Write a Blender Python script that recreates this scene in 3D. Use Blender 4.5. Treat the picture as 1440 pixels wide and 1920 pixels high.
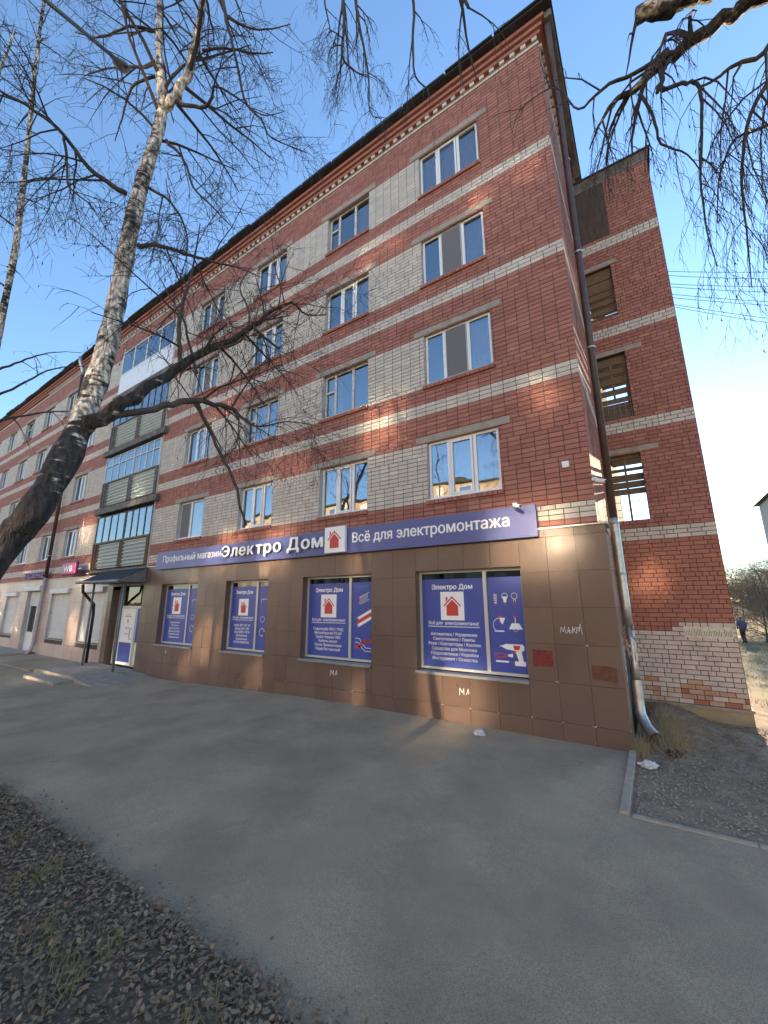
import bpy, bmesh, math, random
from mathutils import Vector, Matrix, noise as mnoise
R_ = math.radians
rnd = random.Random(7)
SC = bpy.context.scene
COL = SC.collection
for o in list(bpy.data.objects): bpy.data.objects.remove(o)

# ------------------------------------------------------------------ camera
CAM = Vector((0.6427, -7.7168, 2.0533))
_ya, _pt, _ro = R_(33.349), R_(12.732), R_(-0.218)
FW = Vector((-math.sin(_ya)*math.cos(_pt), math.cos(_ya)*math.cos(_pt), math.sin(_pt)))
_r = Vector((math.cos(_ya), math.sin(_ya), 0)); _u = _r.cross(FW)
RT = _r*math.cos(_ro) + _u*math.sin(_ro); UP = -_r*math.sin(_ro) + _u*math.cos(_ro)
cd = bpy.data.cameras.new('camera'); cam = bpy.data.objects.new('camera', cd); COL.objects.link(cam)
cd.sensor_fit = 'HORIZONTAL'; cd.sensor_width = 36; cd.lens = 36*748.2/1440
cd.clip_start = 0.05; cd.clip_end = 3000
cam.matrix_world = Matrix(((RT.x, UP.x, -FW.x, CAM.x), (RT.y, UP.y, -FW.y, CAM.y), (RT.z, UP.z, -FW.z, CAM.z), (0, 0, 0, 1)))
SC.camera = cam
# ------------------------------------------------------------------ sky, sun, exposure
SUN_AZ, SUN_EL = 4.6, 13.8            # degrees right of +Y, above the horizon
w = bpy.data.worlds.new('World'); SC.world = w; w.use_nodes = True
nt = w.node_tree; bg = nt.nodes['Background']
sky = nt.nodes.new('ShaderNodeTexSky'); sky.sky_type = 'NISHITA'; sky.sun_disc = False
sky.sun_elevation = R_(SUN_EL); sky.sun_rotation = R_(SUN_AZ)
sky.air_density = 1.0; sky.dust_density = 0.05; sky.ozone_density = 4.5
nt.links.new(sky.outputs[0], bg.inputs[0]); bg.inputs[1].default_value = 0.15
sl = bpy.data.lights.new('sun', 'SUN'); sl.energy = 4.0; sl.angle = R_(0.5); sl.color = (1, .80, .58)
so = bpy.data.objects.new('sun', sl); COL.objects.link(so)
so.location = (20, 60, 40)
sd = Vector((math.sin(R_(SUN_AZ))*math.cos(R_(SUN_EL)), math.cos(R_(SUN_AZ))*math.cos(R_(SUN_EL)), math.sin(R_(SUN_EL))))
so.rotation_euler = sd.to_track_quat('Z', 'Y').to_euler()
SC.view_settings.view_transform = 'Standard'; SC.view_settings.look = 'None'
SC.view_settings.exposure = 1.85; SC.view_settings.gamma = 1.0; SC.view_settings.use_curve_mapping = False
SC.view_settings.use_white_balance = True; SC.view_settings.white_balance_temperature = 7600; SC.view_settings.white_balance_tint = 10   # the phone's own white balance
SC.cycles.use_denoising = True
SC.cycles.max_bounces = 8; SC.cycles.transparent_max_bounces = 16
SC.cycles.sample_clamp_indirect = 0; SC.cycles.blur_glossy = 0.1
SC.cycles.use_guiding = True; SC.cycles.guiding_training_samples = 96; SC.cycles.use_surface_guiding = True; SC.cycles.surface_guiding_probability = .7

# ------------------------------------------------------------------ helpers
def px(x, y, d):
    """a point seen at photo pixel (x, y), d metres deep along the view axis"""
    return CAM + FW*d + RT*((x-720)/748.2*d) - UP*((y-960)/748.2*d)

def tag(o, label=None, cat=None, group=None, kind=None):
    if label: o['label'] = label
    if cat: o['category'] = cat
    if group: o['group'] = group
    if kind: o['kind'] = kind
    return o

def empty(name, loc=(0, 0, 0), parent=None):
    o = bpy.data.objects.new(name, None); COL.objects.link(o); o.location = loc
    if parent: o.parent = parent
    o.empty_display_size = .2
    return o

class B:
    def __init__(s): s.v = []; s.f = []; s.m = []; s.t = []; s.cur = 0; s.tint = .5
    def quad(s, a, b, c, d):
        n = len(s.v); s.v += [tuple(a), tuple(b), tuple(c), tuple(d)]; s.f.append((n, n+1, n+2, n+3)); s.m.append(s.cur); s.t.append(s.tint)
    def poly(s, pts):
        n = len(s.v); s.v += [tuple(p) for p in pts]; s.f.append(tuple(range(n, n+len(pts)))); s.m.append(s.cur); s.t.append(s.tint)
    def box(s, x0, x1, y0, y1, z0, z1, skip=''):
        n = len(s.v)
        s.v += [(x0,y0,z0),(x1,y0,z0),(x1,y1,z0),(x0,y1,z0),(x0,y0,z1),(x1,y0,z1),(x1,y1,z1),(x0,y1,z1)]
        F = {'d':(0,3,2,1),'u':(4,5,6,7),'f':(0,1,5,4),'b':(2,3,7,6),'l':(3,0,4,7),'r':(1,2,6,5)}
        for k, q in F.items():
            if k in skip: continue
            s.f.append(tuple(n+i for i in q)); s.m.append(s.cur); s.t.append(s.tint)
    def obox(s, c, ax, ay, az, hx, hy, hz):
        c = Vector(c); n = len(s.v)
        for k in ((-1,-1,-1),(1,-1,-1),(1,1,-1),(-1,1,-1),(-1,-1,1),(1,-1,1),(1,1,1),(-1,1,1)):
            s.v.append(tuple(c + ax*hx*k[0] + ay*hy*k[1] + az*hz*k[2]))
        for q in ((0,3,2,1),(4,5,6,7),(0,1,5,4),(2,3,7,6),(3,0,4,7),(1,2,6,5)):
            s.f.append(tuple(n+i for i in q)); s.m.append(s.cur); s.t.append(s.tint)
    def tube(s, pts, rad, n=8, cap=True):
        """pts list of Vectors, rad list of radii"""
        pts = [Vector(p) for p in pts]
        if not hasattr(rad, '__len__'): rad = [rad]*len(pts)
        rings = []; prev = None
        for i, p in enumerate(pts):
            if i == 0: d = pts[1]-p
            elif i == len(pts)-1: d = p-pts[i-1]
            else: d = pts[i+1]-pts[i-1]
            if d.length < 1e-9: d = Vector((0, 0, 1))
            d.normalize()
            if prev is None:
                a = Vector((0, 0, 1)) if abs(d.z) < .9 else Vector((1, 0, 0))
                x = d.cross(a).normalized()
            else:
                x = (prev - d*prev.dot(d))
                x = x.normalized() if x.length > 1e-6 else d.orthogonal().normalized()
            prev = x; y = d.cross(x)
            b0 = len(s.v)
            for k in range(n):
                a = 2*math.pi*k/n
                s.v.append(tuple(p + (x*math.cos(a)+y*math.sin(a))*rad[i]))
            rings.append(b0)
        for i in range(len(rings)-1):
            a, b = rings[i], rings[i+1]
            for k in range(n):
                s.f.append((a+k, a+(k+1) % n, b+(k+1) % n, b+k)); s.m.append(s.cur); s.t.append(s.tint)
        if cap and n > 3:
            s.f.append(tuple(rings[0]+k for k in reversed(range(n)))); s.m.append(s.cur); s.t.append(s.tint)
            s.f.append(tuple(rings[-1]+k for k in range(n))); s.m.append(s.cur); s.t.append(s.tint)
    def lathe(s, c, prof, n=12):
        """profile of (radius, z) turned about the vertical through c"""
        c = Vector(c); rings = []
        for r, z in prof:
            b0 = len(s.v); rings.append(b0)
            for k in range(n):
                a = 2*math.pi*k/n; s.v.append((c.x+r*math.cos(a), c.y+r*math.sin(a), c.z+z))
        for i in range(len(rings)-1):
            a, b = rings[i], rings[i+1]
            for k in range(n):
                s.f.append((a+k, a+(k+1) % n, b+(k+1) % n, b+k)); s.m.append(s.cur); s.t.append(s.tint)
    def mesh(s, name, mats, smooth=False):
        me = bpy.data.meshes.new(name); me.from_pydata(s.v, [], s.f)
        for m in (mats if isinstance(mats, (list, tuple)) else [mats]): me.materials.append(m)
        me.polygons.foreach_set('material_index', s.m)
        if smooth: me.polygons.foreach_set('use_smooth', [True]*len(s.f))
        at = me.attributes.new('tint', 'FLOAT', 'FACE'); at.data.foreach_set('value', s.t)
        me.update(); return me
    def build(s, name, mats, parent=None, smooth=False, kind=None, label=None, cat=None, group=None):
        me = s.mesh(name, mats, smooth)
        o = bpy.data.objects.new(name, me); COL.objects.link(o)
        if parent is not None: o.parent = parent
        return tag(o, label, cat, group, kind)

def bevel(o, wd=.004, seg=1):
    m = o.modifiers.new('bevel', 'BEVEL'); m.width = wd; m.segments = seg; m.limit_method = 'ANGLE'; m.angle_limit = R_(40)
    return o

# ------------------------------------------------------------------ materials
def M(name, c, rough=.8, c2=None, ns=6, amt=1.0, metal=0, spec=.5, bump=0, bs=60, c3=None, n3=1.2, t3=(.5, .7), tint=None, rand=None, stretch=None, coat=0, em=None, ems=0, grain=None, st3=None, rvar=0, cracks=None):
    m = bpy.data.materials.new(name); m.use_nodes = True; n = m.node_tree.nodes; L = m.node_tree.links
    p = n['Principled BSDF']; p.inputs['Roughness'].default_value = rough; p.inputs['Metallic'].default_value = metal
    p.inputs['Specular IOR Level'].default_value = spec
    if coat: p.inputs['Coat Weight'].default_value = coat; p.inputs['Coat Roughness'].default_value = .08
    if em: p.inputs['Emission Color'].default_value = (*em, 1); p.inputs['Emission Strength'].default_value = ems
    geo = n.new('ShaderNodeNewGeometry'); vec = geo.outputs['Position']
    if stretch:
        mp = n.new('ShaderNodeMapping'); mp.inputs['Scale'].default_value = stretch; L.new(vec, mp.inputs[0]); vec = mp.outputs[0]
    def nz(sc, det=5, ro=.6):
        t = n.new('ShaderNodeTexNoise'); t.inputs['Scale'].default_value = sc; t.inputs['Detail'].default_value = det
        t.inputs['Roughness'].default_value = ro; L.new(vec, t.inputs['Vector']); return t.outputs['Fac']
    def mix(fac, a, b):
        x = n.new('ShaderNodeMix'); x.data_type = 'RGBA'
        if hasattr(fac, 'links'): L.new(fac, x.inputs[0])
        else: x.inputs[0].default_value = fac
        for i, q in ((6, a), (7, b)):
            if hasattr(q, 'links'): L.new(q, x.inputs[i])
            else: x.inputs[i].default_value = (*q, 1)
        return x.outputs[2]
    def rng(f, a, b, lo=0., hi=1.):
        r = n.new('ShaderNodeMapRange'); L.new(f, r.inputs[0]); r.inputs[1].default_value = a; r.inputs[2].default_value = b
        r.inputs[3].default_value = lo; r.inputs[4].default_value = hi; return r.outputs[0]
    col = c
    if c2: col = mix(rng(nz(ns), .35, .65, 0, amt), c, c2)
    if tint or rand:
        if tint:
            a = n.new('ShaderNodeAttribute'); a.attribute_name = 'tint'; f = a.outputs['Fac']; cc = tint
        else:
            a = n.new('ShaderNodeObjectInfo'); f = a.outputs['Random']; cc = rand
        col = mix(rng(f, 0, 1, 0, 1), col, mix(.65, col if hasattr(col, 'links') else c, cc))
    if grain:
        col = mix(rng(nz(grain[1], 2, .7), .42, .62, 0, grain[0]), col if hasattr(col, 'links') else c, (.045, .042, .038))
        col = mix(rng(nz(grain[1]*.6, 1, .5), .62, .74, 0, grain[0]), col, (.42, .38, .32))
    if c3:
        v0 = vec
        if st3:
            mp3 = n.new('ShaderNodeMapping'); mp3.inputs['Scale'].default_value = st3; L.new(geo.outputs['Position'], mp3.inputs[0]); vec = mp3.outputs[0]
        col = mix(rng(nz(n3, 6, .65), t3[0], t3[1], 0, .85), col, c3); vec = v0
    if cracks:
        vo = n.new('ShaderNodeTexVoronoi'); vo.feature = 'DISTANCE_TO_EDGE'; vo.inputs['Scale'].default_value = cracks[0]
        wv = n.new('ShaderNodeVectorMath'); wv.operation = 'MULTIPLY_ADD'; nn = n.new('ShaderNodeTexNoise'); nn.inputs['Scale'].default_value = 2.5; nn.inputs['Detail'].default_value = 5
        L.new(vec, nn.inputs['Vector']); L.new(nn.outputs['Color'], wv.inputs[0]); wv.inputs[1].default_value = (.6, .6, .6); L.new(vec, wv.inputs[2]); L.new(wv.outputs[0], vo.inputs['Vector'])
        cr = rng(vo.outputs['Distance'], 0, cracks[1], 1, 0); mk = rng(nz(.35, 2), .54, .62, 0, .4)
        mm_ = n.new('ShaderNodeMath'); mm_.operation = 'MULTIPLY'; L.new(cr, mm_.inputs[0]); L.new(mk, mm_.inputs[1]); col = mix(mm_.outputs[0], col, (.05, .045, .04))
    if rvar: L.new(rng(nz(1.7), .3, .7, rough-rvar, rough+rvar), p.inputs['Roughness'])
    if hasattr(col, 'links'): L.new(col, p.inputs['Base Color'])
    else: p.inputs['Base Color'].default_value = (*col, 1)
    if bump:
        b = n.new('ShaderNodeBump'); b.inputs['Strength'].default_value = bump; b.inputs['Distance'].default_value = .02
        L.new(nz(bs, 4), b.inputs['Height']); L.new(b.outputs[0], p.inputs['Normal'])
    return m

def glass_mat(name, tintc, ior=1.9, wav=.02):
    m = bpy.data.materials.new(name); m.use_nodes = True; n = m.node_tree.nodes; L = m.node_tree.links
    for q in list(n): n.remove(q)
    out = n.new('ShaderNodeOutputMaterial'); mx = n.new('ShaderNodeMixShader'); fr = n.new('ShaderNodeFresnel'); fr.inputs[0].default_value = ior
    tr = n.new('ShaderNodeBsdfTransparent'); tr.inputs[0].default_value = (*tintc, 1)
    gl = n.new('ShaderNodeBsdfGlossy'); gl.inputs['Roughness'].default_value = .01; gl.inputs['Color'].default_value = (.95, .97, 1, 1)
    geo = n.new('ShaderNodeNewGeometry'); t = n.new('ShaderNodeTexNoise'); t.inputs['Scale'].default_value = 1.6; t.inputs['Detail'].default_value = 1
    b = n.new('ShaderNodeBump'); b.inputs['Strength'].default_value = wav; b.inputs['Distance'].default_value = .1
    L.new(geo.outputs['Position'], t.inputs[0]); L.new(t.outputs[0], b.inputs['Height']); L.new(b.outputs[0], gl.inputs['Normal'])
    L.new(fr.outputs[0], mx.inputs[0]); L.new(tr.outputs[0], mx.inputs[1]); L.new(gl.outputs[0], mx.inputs[2]); L.new(mx.outputs[0], out.inputs[0])
    return m

RED, WHT = (.43, .18, .13), (.66, .60, .50)
MT = dict(
    red=M('brick_red', RED, .8, (.37, .15, .107), 3, 1, tint=(.25, .085, .062), bump=.25, bs=90, c3=(.19, .075, .058), n3=2.2, t3=(.56, .8), st3=(1, 1, .16)),
    red_o=M('brick_red_single', RED, .8, (.37, .15, .107), 3, 1, rand=(.25, .085, .062), bump=.25, bs=90, c3=(.19, .075, .058), n3=2.2, t3=(.56, .8), st3=(1, 1, .16)),
    wht=M('brick_white', WHT, .85, (.55, .49, .41), 2.5, 1, tint=(.44, .39, .33), bump=.3, bs=90, c3=(.25, .22, .19), n3=2.0, t3=(.6, .82), st3=(1, 1, .16)),
    wht_o=M('brick_white_single', WHT, .85, (.55, .49, .41), 2.5, 1, rand=(.44, .39, .33), bump=.3, bs=90, c3=(.25, .22, .19), n3=2.0, t3=(.6, .82), st3=(1, 1, .16)),
    rust=M('brick_rust', (.43, .17, .11), .8, (.37, .145, .095), 2, 1, tint=(.31, .115, .08), bump=.2, bs=90),
    wash=M('brick_whitewash', (.66, .60, .53), .85, (.56, .46, .39), 4, 1, tint=(.52, .43, .36), bump=.3, bs=80, c3=(.36, .34, .32), n3=1.6, t3=(.52, .7)),
    stain=M('brick_ochre', (.48, .31, .18), .85, (.42, .18, .11), 4, 1, tint=(.6, .5, .4), bump=.3, bs=80),
    mortar=M('mortar', (.06, .05, .045), .95, (.10, .085, .075), 9, 1, bump=.3, bs=70),
    conc=M('concrete', (.37, .325, .265), .9, (.27, .235, .19), 4, 1, bump=.35, bs=45, c3=(.17, .15, .125), n3=2, t3=(.58, .75)),
    plaster=M('plaster_reveal', (.5, .5, .48), .85, (.36, .36, .34), 3, 1, bump=.2, bs=40),
    tile=M('brown_tile', (.142, .09, .068), .36, (.118, .075, .057), 1.2, 1, tint=(.165, .107, .082), spec=.45, c3=(.175, .118, .092), n3=.8, t3=(.6, .9)),
    tile_o=M('brown_tile_single', (.142, .09, .068), .36, (.118, .075, .057), 1.2, 1, rand=(.165, .107, .082), spec=.45, rvar=.1, bump=.03, bs=300, c3=(.175, .118, .092), n3=.8, t3=(.6, .9)),
    dark=M('dark_gap', (.02, .018, .016), .9),
    stone=M('pink_stone', (.50, .35, .31), .4, (.43, .30, .27), 5, 1, rand=(.55, .47, .38), bump=.05, bs=120),
    pvc=M('white_plastic', (.78, .78, .76), .35, (.70, .70, .67), 5, .7),
    oldwood=M('old_white_wood', (.62, .60, .55), .7, (.42, .40, .36), 14, 1, bump=.3, bs=90),
    wood=M('weathered_wood', (.20, .13, .075), .85, (.12, .085, .055), 8, 1, bump=.4, bs=60, stretch=(1, 1, 6)),
    boards=M('dark_boards', (.105, .072, .052), .9, (.06, .042, .032), 3, 1, bump=.4, bs=40, stretch=(6, 6, 1)),
    greywood=M('grey_wood', (.22, .21, .19), .9, (.12, .112, .10), 8, 1, bump=.4, bs=60),
    glass=glass_mat('window_glass', (.66, .72, .74), 3.4, .05),
    shopglass=glass_mat('shop_glass', (.25, .28, .27), 1.7, .03),
    curtain=M('curtain', (.62, .61, .58), .95, (.46, .45, .44), 10, 1, stretch=(14, 1, .6)),
    net=M('mosquito_net', (.15, .15, .15), .9),
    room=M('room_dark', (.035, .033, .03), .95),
    roof=M('roof_dark', (.018, .018, .02), .6, (.03, .03, .03), 3),
    fascia=M('fascia_weathered', (.22, .20, .19), .9, (.09, .08, .078), 6, 1, bump=.4, bs=30, stretch=(1, .6, .3)),
    slab=M('balcony_slab', (.19, .175, .15), .95, (.09, .085, .075), 5, 1, bump=.4, bs=40),
    corr=M('corrugated_panel', (.40, .46, .42), .6, (.31, .36, .33), 4, 1, stretch=(1, 1, 4)),
    steel=M('grey_steel', (.24, .24, .24), .5, (.17, .17, .17), 8, 1, metal=.4),
    galv=M('galvanised', (.48, .49, .48), .42, (.33, .34, .33), 9, 1, metal=.75, bump=.06, bs=40),
    pipebrown=M('brown_pipe', (.055, .035, .03), .5, (.085, .05, .04), 6, 1, c3=(.26, .13, .06), n3=2.2, t3=(.62, .78)),
    pipepink=M('pale_pipe', (.45, .36, .33), .6, (.36, .28, .26), 5, 1),
    white=M('white_paint', (.80, .80, .79), .5),
    white_l=M('white_lettering', (.82, .82, .82), .4),
    blue=M('blue_film', (.042, .072, .31), .38, (.047, .078, .33), 2, 1),
    signblue=M('sign_blue', (.07, .09, .265), .42, (.08, .10, .28), 1.5, 1),
    redpaint=M('red_paint', (.58, .045, .03), .5),
    greyside=M('letter_side', (.30, .30, .31), .5),
    alu=M('aluminium_profile', (.50, .50, .48), .4, metal=.3),
    sill=M('metal_sill', (.27, .29, .31), .45, (.22, .235, .25), 4, 1, metal=.3),
    asphalt=M('asphalt', (.52, .405, .265), .92, (.42, .33, .22), 1.1, 1, bump=.8, bs=120, c3=(.24, .19, .13), n3=.8, t3=(.45, .72), grain=(.5, 130), cracks=(.55, .006)),
    soil=M('soil', (.15, .11, .072), .95, (.09, .066, .045), 5, 1, bump=.8, bs=25, c3=(.13, .10, .06), n3=1.5, t3=(.5, .75)),
    gravel=M('gravel_ground', (.33, .24, .155), .95, (.20, .145, .092), 5, 1, bump=.9, bs=50, c3=(.36, .285, .20), n3=1.1, t3=(.5, .7)),
    drygrass=M('dry_field', (.20, .16, .075), .95, (.12, .11, .055), 1.2, 1, bump=.6, bs=14),
    kerb=M('kerb_concrete', (.40, .33, .245), .9, (.29, .24, .18), 6, 1, bump=.4, bs=60),
    leaf=M('fallen_leaf', (.20, .138, .086), .8, (.115, .08, .052), 9, 1, tint=(.38, .27, .17)),
    grass=M('grass_blade', (.09, .125, .04), .8, (.13, .14, .05), 4, 1, tint=(.24, .19, .09)),
    straw_d=M('brown_grass', (.20, .145, .08), .9, (.12, .088, .05), 4, 1),
    straw=M('dry_stalk', (.30, .22, .10), .85, (.22, .15, .07), 6, 1),
    stone_s=M('gravel_stone', (.27, .22, .165), .9, (.18, .145, .11), 9, 1, tint=(.38, .32, .25)),
    bark=None,
    btwig=M('bush_twig', (.24, .17, .11), .9, (.16, .115, .08), 2, 1),
    twig=M('birch_twig', (.035, .026, .022), .8, (.05, .036, .03), 8, 1),
    limb=M('birch_limb', (.045, .038, .033), .9, (.085, .072, .062), 9, 1, bump=.8, bs=26),
    catkin=M('catkin', (.06, .042, .025), .9),
    shutter=M('roller_shutter', (.66, .66, .63), .5, (.58, .58, .55), 3, 1),
    magenta=M('magenta_sign', (.30, .012, .12), .4),
    violet=M('violet_letter', (.12, .03, .22), .4),
    paper=M('paper', (.62, .60, .55), .8, (.5, .47, .42), 6, 1),
    notice=M('notice_paper', (.72, .68, .52), .8, (.6, .56, .42), 9, 1),
    ink=M('ink', (.05, .05, .05), .8),
    rustm=M('rust_patch', (.16, .06, .03), .8, (.10, .04, .025), 9, 1),
    spray=M('red_spray', (.28, .02, .022), .7, (.10, .02, .018), 14, 1),
    plinth=M('yellow_plinth', (.42, .34, .20), .9, (.30, .24, .15), 3, 1, bump=.3, bs=30, c3=(.16, .13, .09), n3=1.5, t3=(.55, .72)),
    cable=M('black_cable', (.02, .02, .02), .6),
    jacket=M('blue_jacket', (.05, .10, .30), .8), trousers=M('dark_trousers', (.02, .02, .025), .9), skin=M('skin', (.5, .3, .22), .6),
    oppglass=M('far_pane', (.50, .53, .56), .05, metal=1.0),
    oppwall=M('beige_render', (.58, .47, .33), .9, (.50, .40, .28), .4, 1),
    farwall=M('far_wall', (.42, .36, .30), .9, (.36, .31, .26), .5, 1),
    lampgrey=M('lamp_grey', (.17, .175, .18), .5), lens=M('lamp_lens', (.30, .31, .32), .2),
    bag=M('crumpled_bag', (.32, .33, .45), .4, (.55, .55, .6), 30, 1),
)
def bark_mat():
    m = bpy.data.materials.new('birch_bark'); m.use_nodes = True; n = m.node_tree.nodes; L = m.node_tree.links
    p = n['Principled BSDF']; p.inputs['Roughness'].default_value = .85
    at = n.new('ShaderNodeAttribute'); at.attribute_name = 'tint'       # 0 old dark bark .. 1 white bark
    geo = n.new('ShaderNodeNewGeometry')
    mp = n.new('ShaderNodeMapping'); mp.inputs['Scale'].default_value = (3.2, 3.2, 12); L.new(geo.outputs['Position'], mp.inputs[0])
    t = n.new('ShaderNodeTexNoise'); t.inputs['Scale'].default_value = 2.2; t.inputs['Detail'].default_value = 6; t.inputs['Roughness'].default_value = .62; L.new(mp.outputs[0], t.inputs[0])
    t2 = n.new('ShaderNodeTexNoise'); t2.inputs['Scale'].default_value = 2.4; t2.inputs['Detail'].default_value = 5; L.new(geo.outputs['Position'], t2.inputs[0])
    def rg(o_, a_, b_):
        r_ = n.new('ShaderNodeMapRange'); L.new(o_, r_.inputs[0]); r_.inputs[1].default_value = a_; r_.inputs[2].default_value = b_; return r_.outputs[0]
    def ma(x_, k_, y_):
        m_ = n.new('ShaderNodeMath'); m_.operation = 'MULTIPLY_ADD'; L.new(x_, m_.inputs[0]); m_.inputs[1].default_value = k_
        if hasattr(y_, 'links'): L.new(y_, m_.inputs[2])
        else: m_.inputs[2].default_value = y_
        return m_.outputs[0]
    mr = ma(rg(t.outputs[0], .33, .67), .50, ma(rg(t2.outputs[0], .33, .67), .42, ma(at.outputs['Fac'], .34, 0.)))
    rp = n.new('ShaderNodeValToRGB'); rp.color_ramp.elements[0].color = (.022, .019, .017, 1); rp.color_ramp.elements[1].color = (.55, .49, .41, 1)
    for pos, c in ((.58, (.034, .029, .026)), (.68, (.10, .085, .074)), (.74, (.42, .38, .33)), (.90, (.60, .55, .48))):
        k = rp.color_ramp.elements.new(pos); k.color = (*c, 1)
    L.new(mr, rp.inputs[0])
    t3 = n.new('ShaderNodeTexNoise'); t3.inputs['Scale'].default_value = 22; t3.inputs['Detail'].default_value = 6; L.new(geo.outputs['Position'], t3.inputs[0])
    mpf = n.new('ShaderNodeMapping'); mpf.inputs['Scale'].default_value = (30, 30, 9); L.new(geo.outputs['Position'], mpf.inputs[0]); L.new(mpf.outputs[0], t3.inputs[0]); t3.inputs['Scale'].default_value = 1
    fx = n.new('ShaderNodeMix'); fx.data_type = 'RGBA'; fx.blend_type = 'MULTIPLY'; fx.inputs[0].default_value = 1; L.new(rp.outputs[0], fx.inputs[6])
    fr_ = n.new('ShaderNodeValToRGB'); fr_.color_ramp.elements[0].position = .38; fr_.color_ramp.elements[0].color = (.35, .35, .35, 1); fr_.color_ramp.elements[1].position = .66; fr_.color_ramp.elements[1].color = (1.9, 1.85, 1.75, 1)
    L.new(t3.outputs[0], fr_.inputs[0]); L.new(fr_.outputs[0], fx.inputs[7]); L.new(fx.outputs[2], p.inputs['Base Color'])
    b = n.new('ShaderNodeBump'); b.inputs['Strength'].default_value = 1.0; b.inputs['Distance'].default_value = .05
    L.new(t3.outputs[0], b.inputs['Height']); L.new(b.outputs[0], p.inputs['Normal'])
    return m
MT['bark'] = bark_mat()

# ------------------------------------------------------------------ text and flat drawing (in facade planes facing -Y)
from mathutils.geometry import delaunay_2d_cdt, interpolate_bezier
_tc = {}
def text_verts(s, bold=.0, extrude=0, shear=0):
    """verts and faces of a line of text; every outline is filled by its own winding, so crossing strokes stay solid"""
    key = (s, extrude)
    if key in _tc: return _tc[key]
    cu = bpy.data.curves.new('t', 'FONT'); cu.body = s; cu.size = 1
    o = bpy.data.objects.new('t', cu); COL.objects.link(o)
    dg = bpy.context.evaluated_depsgraph_get(); c2 = o.evaluated_get(dg).to_curve(dg)
    loops = []
    for sp in c2.splines:
        L_ = []; bp_ = sp.bezier_points; n = len(bp_)
        if n:
            for i in range(n):
                p_, q_ = bp_[i], bp_[(i+1) % n]
                pts = interpolate_bezier(p_.co, p_.handle_right, q_.handle_left, q_.co, 5) if (p_.handle_right-p_.co).length + (q_.handle_left-q_.co).length > 1e-5 else [p_.co, q_.co]
                L_ += [(v_[0], v_[1]) for v_ in pts[:-1]]
        else: L_ = [(v_.co[0], v_.co[1]) for v_ in sp.points]
        C_ = []
        for v_ in L_:
            if not C_ or abs(v_[0]-C_[-1][0])+abs(v_[1]-C_[-1][1]) > 1e-5: C_.append(v_)
        if len(C_) > 2: loops.append(C_)
    o.to_curve_clear(); bpy.data.objects.remove(o); bpy.data.curves.remove(cu)
    def wind(p, ls):
        w_ = 0
        for l in ls:
            for i in range(len(l)):
                (xa, ya), (xb, yb) = l[i-1], l[i]
                if (ya <= p[1]) != (yb <= p[1]) and xa+(p[1]-ya)/(yb-ya)*(xb-xa) > p[0]: w_ += 1 if yb > ya else -1
        return w_
    grp = []                                   # outlines of one glyph overlap in x
    for l in loops:
        x0, x1 = min(p[0] for p in l), max(p[0] for p in l); hit = [g_ for g_ in grp if g_[0] < x1 and x0 < g_[1]]
        n_ = [min([x0]+[g_[0] for g_ in hit]), max([x1]+[g_[1] for g_ in hit]), [l]+[q for g_ in hit for q in g_[2]]]
        grp = [g_ for g_ in grp if g_ not in hit]+[n_]
    vs, fs = [], []
    for _, _, ls in grp:
        co, ed = [], []
        for l in ls:
            n0 = len(co); co += [Vector(p) for p in l]; ed += [(n0+i, n0+(i+1) % len(l)) for i in range(len(l))]
        V_, _e, F_, *_r = delaunay_2d_cdt(co, ed, [], 0, 1e-5)
        n0 = len(vs); vs += [(v_[0], v_[1], extrude) for v_ in V_]
        for f_ in F_:
            c_ = (sum(V_[i][0] for i in f_)/len(f_), sum(V_[i][1] for i in f_)/len(f_))
            if wind(c_, ls) != 0: fs.append(tuple(n0+i for i in f_))
        if extrude:
            for l in ls:
                n1 = len(vs); m_ = len(l); vs += [(v_[0], v_[1], extrude) for v_ in l]+[(v_[0], v_[1], -extrude) for v_ in l]
                for i in range(m_): fs.append((n1+i, n1+(i+1) % m_, n1+m_+(i+1) % m_, n1+m_+i))
    _tc[key] = (vs, fs); return vs, fs
def add_text(b, s, cx, z, y, h=None, width=None, bold=.02, align='c', extrude=0):
    """letters of cap height ~h; centred on cx; baseline z; plane y"""
    vs, fs = text_verts(s, 0, extrude)
    if not vs: return
    x0 = min(v[0] for v in vs); x1 = max(v[0] for v in vs)
    sc = h/.70; sx = width/(x1-x0) if width else sc
    off = cx - (x0+x1)/2*sx if align == 'c' else cx - x0*sx
    for k, (dx, dz) in enumerate(((0, 0), (bold, 0), (-bold, 0), (0, bold*.6), (0, -bold*.6)) if bold else ((0, 0),)):
        n = len(b.v)
        b.v += [(off+v[0]*sx+dx*sc, y - v[2]*sc - k*.0004, z+(v[1]+dz)*sc) for v in vs]
        for f in fs: b.f.append(tuple(n+i for i in f)); b.m.append(b.cur); b.t.append(.5)
def stroke(b, pts, wd, y):
    """flat polyline in the x-z plane"""
    for (xa, za), (xb, zb) in zip(pts, pts[1:]):
        d = Vector((xb-xa, zb-za))
        if d.length < 1e-6: continue
        d.normalize(); nx, nz = -d.y*wd/2, d.x*wd/2; ex, ez = d.x*wd*.3, d.y*wd*.3
        b.quad((xa-ex+nx, y, za-ez+nz), (xa-ex-nx, y, za-ez-nz), (xb+ex-nx, y, zb+ez-nz), (xb+ex+nx, y, zb+ez+nz))
def fpoly(b, pts, y): b.poly([(p[0], y, p[1]) for p in pts])
def arc(cx, cz, r, a0, a1, n=14, sx=1.): return [(cx+sx*r*math.cos(R_(a0+(a1-a0)*i/n)), cz+r*math.sin(R_(a0+(a1-a0)*i/n))) for i in range(n+1)]
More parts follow.
